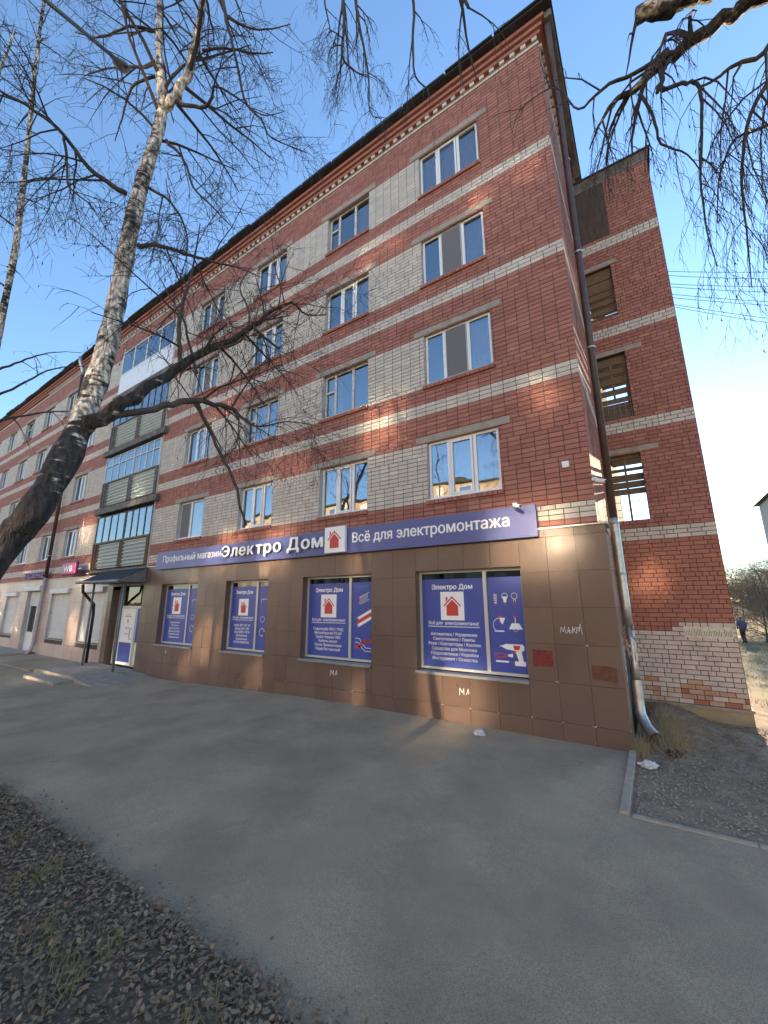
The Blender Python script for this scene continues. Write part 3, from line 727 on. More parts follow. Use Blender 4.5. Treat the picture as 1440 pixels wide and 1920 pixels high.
def ic_lamps(b, cx, w, y):
    b.cur = 0
    for i in range(5): stroke(b, [(cx-.27*w-.03, 2.10-.028*i), (cx-.27*w+.03, 2.085-.028*i)], .011, y)
    fpoly(b, [(cx-.27*w-.02, 1.955), (cx-.27*w+.02, 1.955), (cx-.27*w+.02, 1.91), (cx-.27*w-.02, 1.91)], y)
    stroke(b, arc(cx, 2.06, .055, -30, 210), .010, y); fpoly(b, [(cx-.055, 2.05), (cx+.055, 2.05), (cx+.03, 1.99), (cx+.022, 1.94), (cx-.022, 1.94), (cx-.03, 1.99)], y)
    stroke(b, arc(cx+.27*w, 2.06, .055, -60, 240), .009, y); stroke(b, [(cx+.27*w-.02, 1.95), (cx+.27*w-.02, 2.02), (cx+.27*w, 1.98), (cx+.27*w+.02, 2.02), (cx+.27*w+.02, 1.95)], .007, y)
    b.cur = 1
    for q in (-.27, 0, .27): fpoly(b, [(cx+q*w-.02, 1.93), (cx+q*w+.02, 1.93), (cx+q*w+.008, 1.89), (cx+q*w-.008, 1.89)], y-.001)
    b.cur = 0                                  # desk lamp, pendant
    stroke(b, arc(cx-.18*w, 1.52, .13, 100, 230, 12), .014, y); fpoly(b, [(cx-.36*w, 1.40), (cx-.05*w, 1.40), (cx-.09*w, 1.425), (cx-.32*w, 1.425)], y)
    fpoly(b, [(cx-.20*w, 1.66), (cx-.16*w, 1.57), (cx-.11*w, 1.53), (cx-.02*w, 1.655)], y)
    fpoly(b, [(cx+.06*w, 1.45), (cx+.44*w, 1.45), (cx+.35*w, 1.56), (cx+.15*w, 1.56)], y); stroke(b, [(cx+.25*w, 1.56), (cx+.25*w, 1.66)], .014, y); stroke(b, arc(cx+.25*w, 1.45, .04, 180, 360), .01, y)
    b.cur = 1; fpoly(b, [(cx+.21*w, 1.66), (cx+.29*w, 1.66), (cx+.27*w, 1.71), (cx+.23*w, 1.71)], y); stroke(b, [(cx-.21*w, 1.665), (cx-.13*w, 1.69)], .03, y-.001)
    b.cur = 0                                  # drill, pliers, screwdriver
    fpoly(b, [(cx-.24*w, 1.145), (cx-.14*w, 1.16), (cx-.05*w, 1.185), (cx+.40*w, 1.185), (cx+.44*w, 1.15), (cx+.44*w, 1.09), (cx+.36*w, 1.055), (cx-.05*w, 1.09), (cx-.14*w, 1.125)], y)
    fpoly(b, [(cx+.20*w, 1.06), (cx+.36*w, 1.06), (cx+.40*w, .89), (cx+.27*w, .89)], y); fpoly(b, [(cx+.16*w, .81), (cx+.45*w, .81), (cx+.45*w, .89), (cx+.16*w, .89)], y)
    fpoly(b, [(cx-.02*w, .995), (cx+.12*w, 1.02), (cx+.12*w, .95), (cx-.02*w, .965)], y); fpoly(b, [(cx-.36*w, .855), (cx+.0*w, .855), (cx+.0*w, .885), (cx-.36*w, .885)], y)
    b.cur = 1; fpoly(b, [(cx+.14*w, 1.165), (cx+.34*w, 1.165), (cx+.30*w, 1.085), (cx+.17*w, 1.085)], y-.001); fpoly(b, [(cx+.12*w, 1.06), (cx+.20*w, 1.06), (cx+.21*w, 1.02), (cx+.15*w, 1.02)], y-.001)
    stroke(b, [(cx-.02*w, .985), (cx-.2*w, 1.02), (cx-.38*w, .99)], .02, y); stroke(b, [(cx-.02*w, .97), (cx-.2*w, .935), (cx-.38*w, .955)], .02, y); stroke(b, [(cx+.0*w, .87), (cx+.12*w, .87)], .012, y)
def ic_tubes(b, cx, w, y):
    x = cx-.12*w; b.cur = 0
    for i in range(9): stroke(b, arc(x+.03*i, 2.0+.012*i, .09, 60, 300, 10, .4), .009, y)
    b.cur = 1
    for i in range(3): stroke(b, [(x-.035+.02*i, 1.95), (x-.03+.02*i, 2.05)], .010, y-.001)
    for q, c_, r_ in ((1.62, 0, .05), (1.56, 1, .04), (1.48, 0, .035)):
        b.cur = c_; stroke(b, [(x-.06, q-.06), (x+.30, q+.12)], r_*2, y-.0005*c_)
    b.cur = 2; fpoly(b, arc(x-.07, 1.565, .03, 0, 360), y-.001); fpoly(b, arc(x-.06, 1.42, .02, 0, 360), y-.001)
    b.cur = 0; stroke(b, [(x-.14, 1.14), (x-.02, 1.13), (x+.06, 1.02), (x+.16, .93), (x+.34, .93)], .012, y); stroke(b, [(x-.14, 1.05), (x-.04, 1.04), (x+.04, .94), (x+.14, .86), (x+.34, .86)], .012, y)
    b.cur = 1; stroke(b, [(x-.14, .95), (x-.02, .95), (x+.08, 1.06), (x+.2, 1.10), (x+.34, 1.10)], .06, y-.001)
def ic_none(b, cx, w, y):
    b.cur = 0; stroke(b, [(cx-.25*w, 1.95), (cx-.25*w, 2.05), (cx+.2*w, 2.05)], .012, y); stroke(b, arc(cx-.1*w, 1.5, .08, 0, 360), .012, y); stroke(b, arc(cx-.1*w, 1.15, .10, 20, 300), .03, y)
poster_window(0, *SHW[0], [('Автоматика / Управление', .74), ('Светотехника / Лампы', .66), ('Реле / Контакторы / Кнопки', .82), ('Средства для Монтажа', .70), ('Подрозетники / Коробки', .74), ('Инструмент / Оснастка', .70)], ic_lamps)
poster_window(1, *SHW[1], [('Гофротруба ПВХ / ПНД', .72), ('Металлорукав РЗ-ЦХ', .66), ('Труба гладкая ПВХ', .60), ('Кабель-канал', .44), ('Лоток Проволочный', .64), ('Перф/Лестничный', .58)], ic_tubes)
poster_window(2, *SHW[2], [('Кабель ВВГ / ПУГ / КГ', .64), ('Провод СИП / ПВС', .56), ('Шнур ШВВП / РКГМ', .58), ('Контрольный', .42), ('Коаксиальный', .44), ('UTP/FTP/КВК/КСПВ', .60)], ic_none)
poster_window(3, *SHW[3], [('Удлинители', .44), ('Розетки', .32), ('Выключатели', .48), ('Шнуры для бра', .52), ('Разветвители', .48), ('Переходники', .46)], ic_none)
# graffiti, patches on the tiles
gr = B(); yG = yF-.005
gr.cur = 0
for cx_, z_, s_ in ((-.58, 1.56, .5),):
    P = [(-.34, -.05), (-.30, .14), (-.24, -.02), (-.19, .16), (-.17, -.05), (-.12, -.06), (-.06, .14), (-.03, -.07), (-.09, .03), (.0, .03), (.05, -.05), (.06, .17), (.08, .03), (.15, .16), (.09, .02), (.17, -.06), (.18, .14), (.27, .13), (.20, .05), (.26, .02), (.30, .26), (.34, -.08)]
    stroke(gr, [(cx_+p[0]*s_, z_+p[1]*s_) for p in P], .006, yG)
for x_, z_ in ((-2.55, .40), (-5.75, .46)):
    stroke(gr, [(x_-.09, z_-.06), (x_-.08, z_+.06), (x_-.03, z_-.02), (x_, z_+.06), (x_+.0, z_-.05)], .012, yG); stroke(gr, [(x_+.05, z_-.04), (x_+.09, z_+.06), (x_+.10, z_-.03)], .012, yG)
stroke(gr, [(-12.95, .45), (-12.93, .53)], .035, yG)
gr.build('scratched_graffiti', MT['white'], shop, kind='stuff')
gp = B(); c0 = (-1.07, 1.10)
fpoly(gp, [(c0[0]-.17, c0[1]-.14), (c0[0]+.16, c0[1]-.13), (c0[0]+.165, c0[1]+.13), (c0[0]-.165, c0[1]+.145)], yG)
gp.build('stencil_patch', MT['spray'], shop)
gl = B()
for r_ in range(4):
    for q in range(6):
        if rnd.random() < .8: xx = c0[0]-.14+.048*q; zz = c0[1]+.09-.058*r_; stroke(gl, [(xx, zz-.018), (xx+.008, zz+.018), (xx+.028, zz+.012), (xx+.026, zz-.018)], .007, yG-.002)
gl.build('stencil_marks', MT['rustm'], shop, kind='stuff')
gp = B(); fpoly(gp, [(-.335, .83), (.025, .81), (.03, 1.02), (-.1, 1.045), (-.33, 1.05)], yG); gp.build('rust_patch', MT['rustm'], shop)
ch = B()
for x_, z_ in ((-.85, .13), (-.38, .13), (.08, .13), (-.87, .735), (-1.33, .13), (-1.9, .125), (-2.43, .13), (-3.0, .125), (-4.1, .13), (.1, .13), (-.4, -.12), (-5.2, .125), (-7.3, .13), (-.36, 1.345)):
    for k in range(3):
        xx, zz = x_+rnd.uniform(-.03, .03), z_+rnd.uniform(-.012, .012); r_ = rnd.uniform(.004, .014); ch.poly([(xx+r_*math.cos(a_)*rnd.uniform(.6, 1.6), yG, zz+r_*.6*math.sin(a_)) for a_ in (0, 1.2, 2.4, 3.8, 5)])
ch.build('tile_chips', MT['paper'], shop, kind='stuff')
st = B()                                       # torn stickers at the cladding corner
for i in range(26):
    zz = rnd.uniform(.75, 1.45); yy_ = rnd.uniform(.22, .5); st.cur = 0
    st.obox((.127, yy_, zz), Vector((0, .8, .6)), Vector((0, -.6, .8)), Vector((1, 0, 0)), rnd.uniform(.01, .05), rnd.uniform(.006, .03), .0015)
st.build('torn_stickers', MT['paper'], shop, kind='stuff')

# ---- entrance door
dr = B(); yD = .12
dr.box(ENT[0], ENT[0]+.32, yD, yD+.06, -.22, -.16); dr.box(ENT[0], ENT[0]+.06, yD, yD+.06, -.16, 2.69); dr.box(ENT[0]+.30, ENT[0]+.37, yD, yD+.06, -.22, 2.69)
dr.box(ENT[0]+.37, ENT[1], yD, yD+.06, 1.86, 1.95); dr.box(ENT[0]+.06, ENT[0]+.30, yD, yD+.06, .60, .68)
dr.box(-15.72, -15.64, yD, yD+.06, -.22, 1.86); dr.box(-15.64, ENT[1], yD, yD+.06, -.22, -.15); dr.box(-15.64, ENT[1], yD+.01, yD+.05, .55, .63)
entr = part(dr, 'entrance_door', MT['alu'])
lf = B(); xa, xb = -16.87, -15.73
lf.box(xa, xa+.09, yD-.02, yD+.04, -.2, 1.85); lf.box(xb-.09, xb, yD-.02, yD+.04, -.2, 1.85); lf.box(xa+.09, xb-.09, yD-.02, yD+.04, -.2, -.1); lf.box(xa+.09, xb-.09, yD-.02, yD+.04, .60, .70); lf.box(xa+.09, xb-.09, yD-.02, yD+.04, 1.76, 1.85)
lf.build('door_leaf', MT['pvc'], entr)
q = B(); q.box(xa+.09, xb-.09, yD, yD+.02, -.1, .60); q.build('lower_panel', MT['blue'], entr)
q = B(); q.box(xa+.09, xb-.09, yD, yD+.02, .70, 1.76); q.build('paper_notice', MT['white'], entr)
q = B(); cxd = (xa+xb)/2
add_text(q, 'магазин', cxd, 1.62, yD-.003, .03, .22); add_text(q, 'Электро Дом', cxd, 1.54, yD-.003, .045, .5, .03); add_text(q, '09-19', cxd, 1.10, yD-.003, .05, .30, .03); add_text(q, 'СБ 10-16', cxd, .90, yD-.003, .035, .3)
q.build('notice_lettering', MT['ink'], entr)
q = B(); fpoly(q, [(cxd-.05, 1.33), (cxd+.05, 1.33), (cxd+.05, 1.40), (cxd, 1.46), (cxd-.05, 1.40)], yD-.003); q.build('notice_emblem', MT['redpaint'], entr)
q = B(); q.tube([(xb-.16, yD-.02, .72), (xb-.16, yD-.09, .74), (xb-.16, yD-.09, 1.1), (xb-.16, yD-.02, 1.12)], .014, 6); q.build('door_handle', MT['steel'], entr)
q = B(); q.box(-15.64, -15.0, yD+.02, yD+.03, .63, 1.86); q.build('side_film', MT['blue'], entr)
q = B(); q.box(-15.64, -15.0, yD+.02, yD+.03, -.15, .55); q.build('side_panel', MT['pvc'], entr)
q = B(); q.quad((ENT[0]+.37, yD+.03, 1.95), (ENT[1], yD+.03, 1.95), (ENT[1], yD+.03, 2.69), (ENT[0]+.37, yD+.03, 2.69)); q.quad((ENT[0]+.06, yD+.03, .68), (ENT[0]+.30, yD+.03, .68), (ENT[0]+.30, yD+.03, 2.69), (ENT[0]+.06, yD+.03, 2.69)); q.build('transom_glass', MT['shopglass'], entr)
q = B(); q.box(ENT[0], ENT[1], .7, .72, -.3, 2.8); q.box(ENT[0], ENT[1], yD, .7, 2.70, 2.72); q.build('hall', MT['room'], entr)

# ---- pink stone shop front left of the entrance
yS = -.10; PX1 = -17.63; PX0 = XL
STW = [(-20.15, -18.02, .46, 2.68), (-23.62, -21.5, .46, 2.68), (-30.25, -28.35, .42, 2.62), (-33.6, -31.6, .42, 2.62), (-26.95, -24.9, -.32, 2.70)]
sk = B(); sxs = sorted({PX0, PX1} | {q for s_ in STW for q in s_[:2]}); szs = sorted({-.5, 3.18} | {q for s_ in STW for q in s_[2:]})
for x0, x1 in zip(sxs, sxs[1:]):
    for z0, z1 in zip(szs, szs[1:]):
        c_, d_ = (x0+x1)/2, (z0+z1)/2
        if any(s_[0] < c_ < s_[1] and s_[2] < d_ < s_[3] for s_ in STW): continue
        sk.quad((x0, yS+.02, z0), (x1, yS+.02, z0), (x1, yS+.02, z1), (x0, yS+.02, z1))
sk.cur = 1
for x0, x1, z0, z1 in STW:
    for q in (((x0, yS, z0), (x0, .2, z0), (x0, .2, z1), (x0, yS, z1)), ((x1, .2, z0), (x1, yS, z0), (x1, yS, z1), (x1, .2, z1)), ((x0, yS, z1), (x0, .2, z1), (x1, .2, z1), (x1, yS, z1)), ((x0, .2, z0), (x0, yS, z0), (x1, yS, z0), (x1, .2, z0))): sk.quad(*q)
stf = part(sk, 'stone_shop_front', [MT['mortar'], MT['plaster']])
_sm = {}
SR = [(-.5, .25), (.25, .88), (.88, 1.49), (1.49, 2.10), (2.10, 2.69), (2.69, 3.18)]
for z0, z1 in SR:
    x = PX1
    while x > -36:
        x2 = x - (.62 if z1 > .3 else .9)
        cuts = [(x2, x)]
        for s_ in STW:
            if z1 > s_[2]+.05 and z0 < s_[3]-.05:
                nc = []
                for a_, b_ in cuts:
                    if s_[1] <= a_ or s_[0] >= b_: nc.append((a_, b_))
                    else:
                        if s_[0] > a_: nc.append((a_, s_[0]))
                        if s_[1] < b_: nc.append((s_[1], b_))
                cuts = nc
        for a_, b_ in cuts:
            if b_-a_ < .08: continue
            zz0, zz1 = z0, z1
            for s_ in STW:
                if a_ >= s_[0]-.01 and b_ <= s_[1]+.01: pass
            b = B(); b.box(-(b_-a_)/2+.004, (b_-a_)/2-.004, 0, .025, -(zz1-zz0)/2+.004, (zz1-zz0)/2-.004, 'b')
            k = (round(b_-a_, 2), round(zz1-zz0, 2))
            if k not in _sm: _sm[k] = b.mesh('stone_panel', MT['stone'])
            o = bpy.data.objects.new('stone_panel', _sm[k]); COL.objects.link(o); o.location = ((a_+b_)/2, yS-rnd.uniform(0, .004), (zz0+zz1)/2); o.parent = stf
        x = x2
for i, (x0, x1, z0, z1) in enumerate(STW[:4]):
    b = B(); n = 34; y = .04
    for k in range(n):
        za = z0+(z1-z0)*k/n; zb = z0+(z1-z0)*(k+1)/n; b.quad((x0+.03, y, za), (x1-.03, y, za), (x1-.03, y-.012, zb-.012), (x0+.03, y-.012, zb-.012)); b.quad((x0+.03, y-.012, zb-.012), (x1-.03, y-.012, zb-.012), (x1-.03, y, zb), (x0+.03, y, zb))
    sh = part(b, 'roller_shutter', MT['shutter'])
    b = B(); b.box(x0-.02, x1+.02, yS-.12, .1, z1-.18, z1+.05); bevel(b.build('shutter_box', MT['shutter'], sh), .03, 2)
    b = B(); b.box(x0, x0+.035, .0, .06, z0, z1-.2); b.box(x1-.035, x1, .0, .06, z0, z1-.2); b.build('guide_rails', MT['shutter'], sh)
    b = B(); b.box(x0-.03, x1+.03, yS-.05, .1, z0-.03, z0); b.build('sill', MT['plaster'], sh)
x0, x1, z0, z1 = STW[4]                        # parcel shop door with half lowered shutter
b = B(); y = .05
for k in range(11): za = 2.0+.06*k; b.quad((x0+.03, y, za), (x1-.03, y, za), (x1-.03, y-.012, za+.05), (x0+.03, y-.012, za+.05)); b.quad((x0+.03, y-.012, za+.05), (x1-.03, y-.012, za+.05), (x1-.03, y, za+.06), (x0+.03, y, za+.06))
dsh = part(b, 'roller_shutter', MT['shutter'])
b = B(); b.box(x0-.25, x1+.02, yS-.16, .1, 2.68, 2.95); bevel(b.build('shutter_box', MT['shutter'], dsh), .03, 2)
b = B(); y = .09
for q in ((x0, x0+.09), (-25.95, -25.87), (x1-.08, x1)): b.box(q[0], q[1], y, y+.06, -.32, 2.0)
b.box(x0+.09, x1-.08, y, y+.06, 1.93, 2.0); b.box(x0+.09, x1-.08, y, y+.06, .55, .63); b.box(x0+.09, x1-.08, y, y+.06, -.32, -.22)
wd_ = part(b, 'shop_door', MT['pvc'])
b = B(); b.box(x0+.09, x1-.08, y+.01, y+.03, -.22, .55); b.build('lower_panel', MT['pvc'], wd_)
b = B(); b.quad((x0+.09, y+.03, .63), (x1-.08, y+.03, .63), (x1-.08, y+.03, 1.93), (x0+.09, y+.03, 1.93)); b.build('pane', MT['shopglass'], wd_)
b = B(); b.box(x0, x1, .6, .62, -.4, 2.1); b.build('hall', MT['room'], wd_)
b = B(); b.tube([(-25.84, y-.01, .85), (-25.84, y-.07, .87), (-25.84, y-.07, 1.2), (-25.84, y-.01, 1.22)], .015, 6); b.build('door_handle', MT['steel'], wd_)
fl = B(); fl.box(PX0, PX1, yS-.05, .02, 3.18, 3.21); part(fl, 'stone_flashing', MT['galv'])

# ---- stair tower at the gable (open loggias to the yard)
TY = 3.65; TXR = 2.02
TOP = [(.10, .82, 3.99, 5.72), (.10, .82, 6.67, 8.53), (.10, .80, 9.68, 11.29), (.10, .90, 12.3, 14.12)]
tw = B(); txs = sorted({0, TXR, .10, .82, .80, .90}); tzs = sorted({-.12, 14.35} | {q for o in TOP for q in o[2:]})
for x0, x1 in zip(txs, txs[1:]):
    for z0, z1 in zip(tzs, tzs[1:]):
        c_, d_ = (x0+x1)/2, (z0+z1)/2
        if any(o[0] < c_ < o[1] and o[2] < d_ < o[3] for o in TOP[:3]): continue
        tw.quad((x0, TY+D_, z0), (x1, TY+D_, z0), (x1, TY+D_, z1), (x0, TY+D_, z1))
tw.box(TXR-.26, TXR-.012, TY+D_+.001, 6.9, -.4, 14.35); tw.box(0, .08, TY+D_+.001, 6.9, -.4, 14.35)
for x0, x1, z0, z1 in TOP[:3]:
    tw.quad((x1, TY+.3, z0), (x1, TY, z0), (x1, TY, z1), (x1, TY+.3, z1)); tw.quad((x0, TY, z0), (x0, TY+.3, z0), (x0, TY+.3, z1), (x0, TY, z1)); tw.quad((x0, TY, z1), (x0, TY+.3, z1), (x1, TY+.3, z1), (x1, TY, z1)); tw.quad((x0, TY+.3, z0), (x0, TY, z0), (x1, TY, z0), (x1, TY+.3, z0))
tower = part(tw, 'stair_tower', MT['mortar'])
tb = B()
for (ua, ub, za, zb) in lay(0, TXR, -.1, 14.3, TOP, 'run', 11):
    x_, z_ = (ua+ub)/2, (za+zb)/2
    edge = 1.42 + (.22 if x_ > 1.0 else 0)
    if z_ > 3.45: c = 'wht' if (z_-3.51) % 2.8 < .3 else 'red'
    elif z_ > edge: c = 'rust'
    elif z_ > .32 + .22*mnoise.noise(Vector((x_*2, z_*2, 0))): c = 'wash'
    else: c = 'stain' if rnd.random() < .45 else ('wash' if rnd.random() < .75 else 'rust')
    tb.cur = cols.index(c); tb.tint = rnd.random(); e = rnd.uniform(0, .004); tb.box(ua, ub, TY-e, TY+.02, za, zb, 'b')
for i in range(143):                           # brick ends on the sunny side wall
    za = -.1+i*.0997; z_ = za+.05; c = 'wht' if z_ > 3.45 and (z_-3.51) % 2.8 < .3 else 'rust'
    tb.cur = cols.index(c); tb.tint = rnd.random(); tb.box(TXR-.02, TXR+.002, TY+.012, 6.9, za+.005, za+.0947, 'l')
tb.build('tower_brickwork', cmats, tower, kind='stuff')
tl = B()
for (x0, x1, z0, z1), xr in zip(TOP, (1.22, 1.21, .97, 1.2)): tl.box(.02, xr, TY-.014, TY+.05, z1+.004, z1+.135)
tl.build('lintels', MT['conc'], tower, kind='stuff')
sl_ = B()
for k in range(5): sl_.box(.08, TXR-.27, TY+.3, 6.9, 3.55+2.8*k, 3.70+2.8*k)
sl_.build('landings', MT['conc'], tower, kind='stuff')
tp = B(); tp.box(.09, .91, TY+.004, TY+.06, 12.29, 14.13); tp.build('boarded_opening', MT['boards'], tower)
bd = B()                                       # loose boards and window frames in the openings
for z0, z1 in ((5.60, 5.70), (5.28, 5.36), (5.02, 5.20), (4.84, 5.0), (4.68, 4.82)): bd.box(.1, .82, TY+.10+rnd.uniform(0, .05), TY+.16, z0, z1)
for z0, z1 in ((8.28, 8.5), (8.02, 8.16), (7.72, 7.90), (7.42, 7.58), (7.18, 7.32), (6.95, 7.16), (6.70, 6.93)): bd.box(.1, .82, TY+.10+rnd.uniform(0, .05), TY+.16, z0, z1)
for z0, z1 in ((10.95, 11.28), (10.62, 10.93), (10.42, 10.58), (10.16, 10.30), (9.9, 10.05), (9.70, 9.82)): bd.box(.1, .80, TY+.10+rnd.uniform(0, .05), TY+.16, z0, z1)
bd.box(.43, .48, TY+.12, TY+.17, 3.99, 5.7); bd.box(.43, .48, TY+.12, TY+.17, 7.3, 8.5); bd.box(.74, .82, TY+.12, TY+.17, 6.67, 8.5)
bd.build('loose_boards', MT['wood'], tower, kind='stuff')
gr_ = B()
for z0, z1 in ((3.99, 4.75), (6.67, 7.25)):
    for k in range(6): xx = .14+.13*k; gr_.tube([(xx, TY+.05, z0), (xx, TY+.05, z1)], .007, 5)
    for k in range(4): zz = z0+(z1-z0)*(k+.5)/4; gr_.tube([(.1, TY+.05, zz), (.82, TY+.05, zz)], .007, 5)
gr_.build('grille', MT['steel'], tower, kind='stuff')
tr = B(); tr.box(-.0, TXR+.10, TY-.16, 7.0, 14.37, 14.42); tr.build('tower_roof', MT['roof'], tower)
tf = B(); tf.poly([(.02, TY-.02, 14.20), (TXR+.02, TY-.02, 14.20), (TXR+.06, TY-.12, 14.37), (.02, TY-.12, 14.37)]); tf.box(.02, TXR+.02, TY-.02, TY, 14.14, 14.20); tf.build('tower_fascia', MT['fascia'], tower)
tpl = B(); tpl.box(.0, TXR+.05, TY-.05, 6.9, -.16, -.105); tpl.build('plinth_cap', MT['conc'], tower)
tpl = B(); tpl.box(.0, TXR+.02, TY-.02, 6.9, -.8, -.162); tpl.build('plinth', MT['plinth'], tower)
nb_ = B(); nb2 = B()                           # row of torn notices on the whitewash
for k in range(5):
    xx = 1.12+.17*k; nb_.quad((xx, TY-.006, 1.28), (xx+.16, TY-.006, 1.27), (xx+.16, TY-.006, 1.50), (xx, TY-.006, 1.51))
    for q in range(5): stroke(nb2, [(xx+.02+.028*q, 1.31), (xx+.02+.028*q, 1.31+rnd.uniform(.08, .17))], .008, TY-.008)
nb_.build('torn_notices', MT['notice'], tower, kind='stuff'); nb2.build('notice_print', MT['ink'], tower, kind='stuff')

# ================================================================== THINGS ON THE BUILDING
# shop sign
sg = B(); sg.box(-13.95, -7.0, -.27, -.16, 3.20, 3.80); sg.box(-6.99, -.95, -.27, -.16, 3.20, 3.80)
sign = tag(empty('shop_sign', (-7.5, -.27, 3.2)), 'long blue shop sign board with white lettering above the brown tiles', 'sign')
def sub(b, name, mats, par, **k):
    o = b.build(name, mats, par, **k); o.matrix_parent_inverse = par.matrix_world.inverted() if par.type == 'EMPTY' else Matrix(); return o
bpy.context.view_layer.update()
sub(sg, 'board', MT['signblue'], sign)
t = B(); add_text(t, 'Профильный магазин', -13.53, 3.44, -.274, .21, 3.28, .014, 'l'); split_letters(t, sign)
t = B(); add_text(t, 'Всё для электромонтажа', -5.16, 3.44, -.274, .225, 3.72, .022, 'l'); split_letters(t, sign)
def channel_word(word, x0, x1, z, h, y0, depth, par, bold=.035):
    """raised letters filling x0..x1"""
    sc = h/.72; G = [text_verts(ch, 0, .5) for ch in word]
    W = [(min(v_[0] for v_ in g_[0])-bold, max(v_[0] for v_ in g_[0])+bold) for g_ in G]; gap = .10
    tot = sum(q-p for p, q in W)+gap*(len(W)-1); sx = (x1-x0)/tot; x = x0
    for (vs, fs), (p, q) in zip(G, W):
        b = B()
        for k, (dx, dz) in enumerate(((0, 0), (bold, 0), (-bold, 0), (0, bold*.6), (0, -bold*.6))):
            n = len(b.v); b.v += [(x+(v_[0]-p+dx)*sx, y0 - (v_[2]+.5)*(depth+k*.0006), z+(v_[1]+dz)*sc) for v_ in vs]
            for f_ in fs: b.f.append(tuple(n+i for i in f_)); b.t.append(.5); b.m.append(0 if sum(vs[i][2] for i in f_)/len(f_) > .49 else 1)
        sub(b, 'letter', [MT['white_l'], MT['greyside']], par); x += (q-p+gap)*sx
channel_word('Электро', -10.12, -7.52, 3.40, .32, -.275, .07, sign)
channel_word('Дом', -7.30, -6.02, 3.40, .32, -.275, .07, sign)
b = B(); b.box(-5.96, -5.32, -.37, -.275, 3.22, 3.86); bevel(sub(b, 'emblem_box', MT['white_l'], sign), .012)
b = B(); house_icon(b, -5.64, 3.24, .56, -.3725, dict(w=1, r=0)); b.f = b.f[1:]; b.m = b.m[1:]; b.t = b.t[1:]; split_build(b, 'emblem', [MT['redpaint'], MT['white_l']], sign, .001, sub)

# cameras on the wall
def cctv(loc, d, lab):
    o = tag(empty('security_camera', loc), lab, 'camera', 'security cameras'); bpy.context.view_layer.update(); c = Vector(loc); d = Vector(d).normalized()
    b = B(); b.tube([c, c+d*.02, c+d*.19, c+d*.2], [.028, .036, .036, .03], 10); sub(b, 'camera_body', MT['white'], o)
    b = B(); b.tube([c+d*.2, c+d*.206], [.027, .027], 10); sub(b, 'lens', MT['ink'], o)
    b = B(); b.tube([c+d*.05, c+Vector((-.02, .06, .05)), c+Vector((-.03, .12, .05))], .014, 6); b.lathe(c+Vector((-.03, .12, .03)), [(.0, 0), (.045, 0), (.045, .05), (0, .05)], 10); sub(b, 'bracket', MT['white'], o)
cctv((-1.28, -.40, 3.78), (.7, -.75, -.25), 'small white security camera on the right end of the blue sign')
cctv((.06, -.10, 4.12), (.75, -.5, -.35), 'white security camera at the brick corner above the brown tiles')
b = B(); b.box(-.46, -.34, -.06, -.004, 4.46, 4.58); bevel(tag(b.build('junction_box', MT['white']), 'small white square junction box on red brick near corner', 'box'), .006)

# drain pipes
dp = tag(empty('drain_pipe', (.2, .9, -.1)), 'drain pipe on the gable corner, brown above and galvanised below with bent outlet', 'pipe'); bpy.context.view_layer.update()
b = B(); b.tube([(.24, -.05, 15.3), (.2, .5, 14.8), (.2, .95, 14.2), (.2, 1.0, 9), (.2, .95, 3.55)], [.07]*5, 12); sub(b, 'upper_pipe', MT['pipebrown'], dp, smooth=True)
b = B(); b.tube([(.2, .93, 3.6), (.2, .93, 3.5), (.205, .90, 2.0), (.21, .86, 1.6)], [.085, .082, .082, .082], 14); sub(b, 'lower_pipe', MT['galv'], dp, smooth=True)
b = B(); b.tube([(.21, .86, 1.62), (.23, .80, 1.3), (.225, .82, 1.0), (.22, .74, .7)], [.065, .05, .055, .07], 12); sub(b, 'dented_section', MT['galv'], dp, smooth=True)
b = B(); b.tube([(.22, .74, .74), (.22, .70, .45), (.225, .68, .22), (.30, .56, .06), (.40, .40, -.04)], [.085, .088, .085, .082, .09], 14, cap=False); sub(b, 'outlet', MT['galv'], dp, smooth=True)
for zz, yy in ((12.4, 1.0), (9.75, 1.0), (7.3, .98), (3.5, .93), (2.55, .915)):
    b = B(); b.lathe((.2, yy, zz), [(.088, -.02), (.094, 0), (.088, .02)], 14); b.box(0, .13, yy-.008, yy+.008, zz-.008, zz+.008); sub(b, 'pipe_clamp', MT['galv'], dp)
b = B(); rr = random.Random(2)
for i in range(30): a_ = rr.uniform(0, 6.28); zz = rr.uniform(.95, 1.65); b.obox((.222+.068*math.cos(a_), .82+.068*math.sin(a_), zz), Vector((-math.sin(a_), math.cos(a_), .2)).normalized(), Vector((0, -.2, 1)).normalized(), Vector((math.cos(a_), math.sin(a_), 0)), .025, rr.uniform(.01, .05), .003)
sub(b, 'torn_paper', MT['paper'], dp, kind='stuff')
d2 = tag(empty('drain_pipe', (-24.5, -.2, -.3)), 'dark drain pipe beside the magenta sign, pale at the bottom', 'pipe'); bpy.context.view_layer.update()
b = B(); b.tube([(-24.4, -.45, 15.5), (-24.4, -.42, 15.2), (-24.45, -.22, 14.75), (-24.45, -.2, 14.5)], .09, 12); sub(b, 'top_elbow', MT['galv'], d2, smooth=True)
b = B(); b.tube([(-24.45, -.2, 14.5), (-24.5, -.2, 3.3)], .08, 12); sub(b, 'upper_pipe', MT['pipebrown'], d2, smooth=True)
b = B(); b.tube([(-24.5, -.2, 3.3), (-24.52, -.22, .1), (-24.5, -.3, -.15), (-24.4, -.45, -.28)], .085, 12); sub(b, 'lower_pipe', MT['pipepink'], d2, smooth=True)
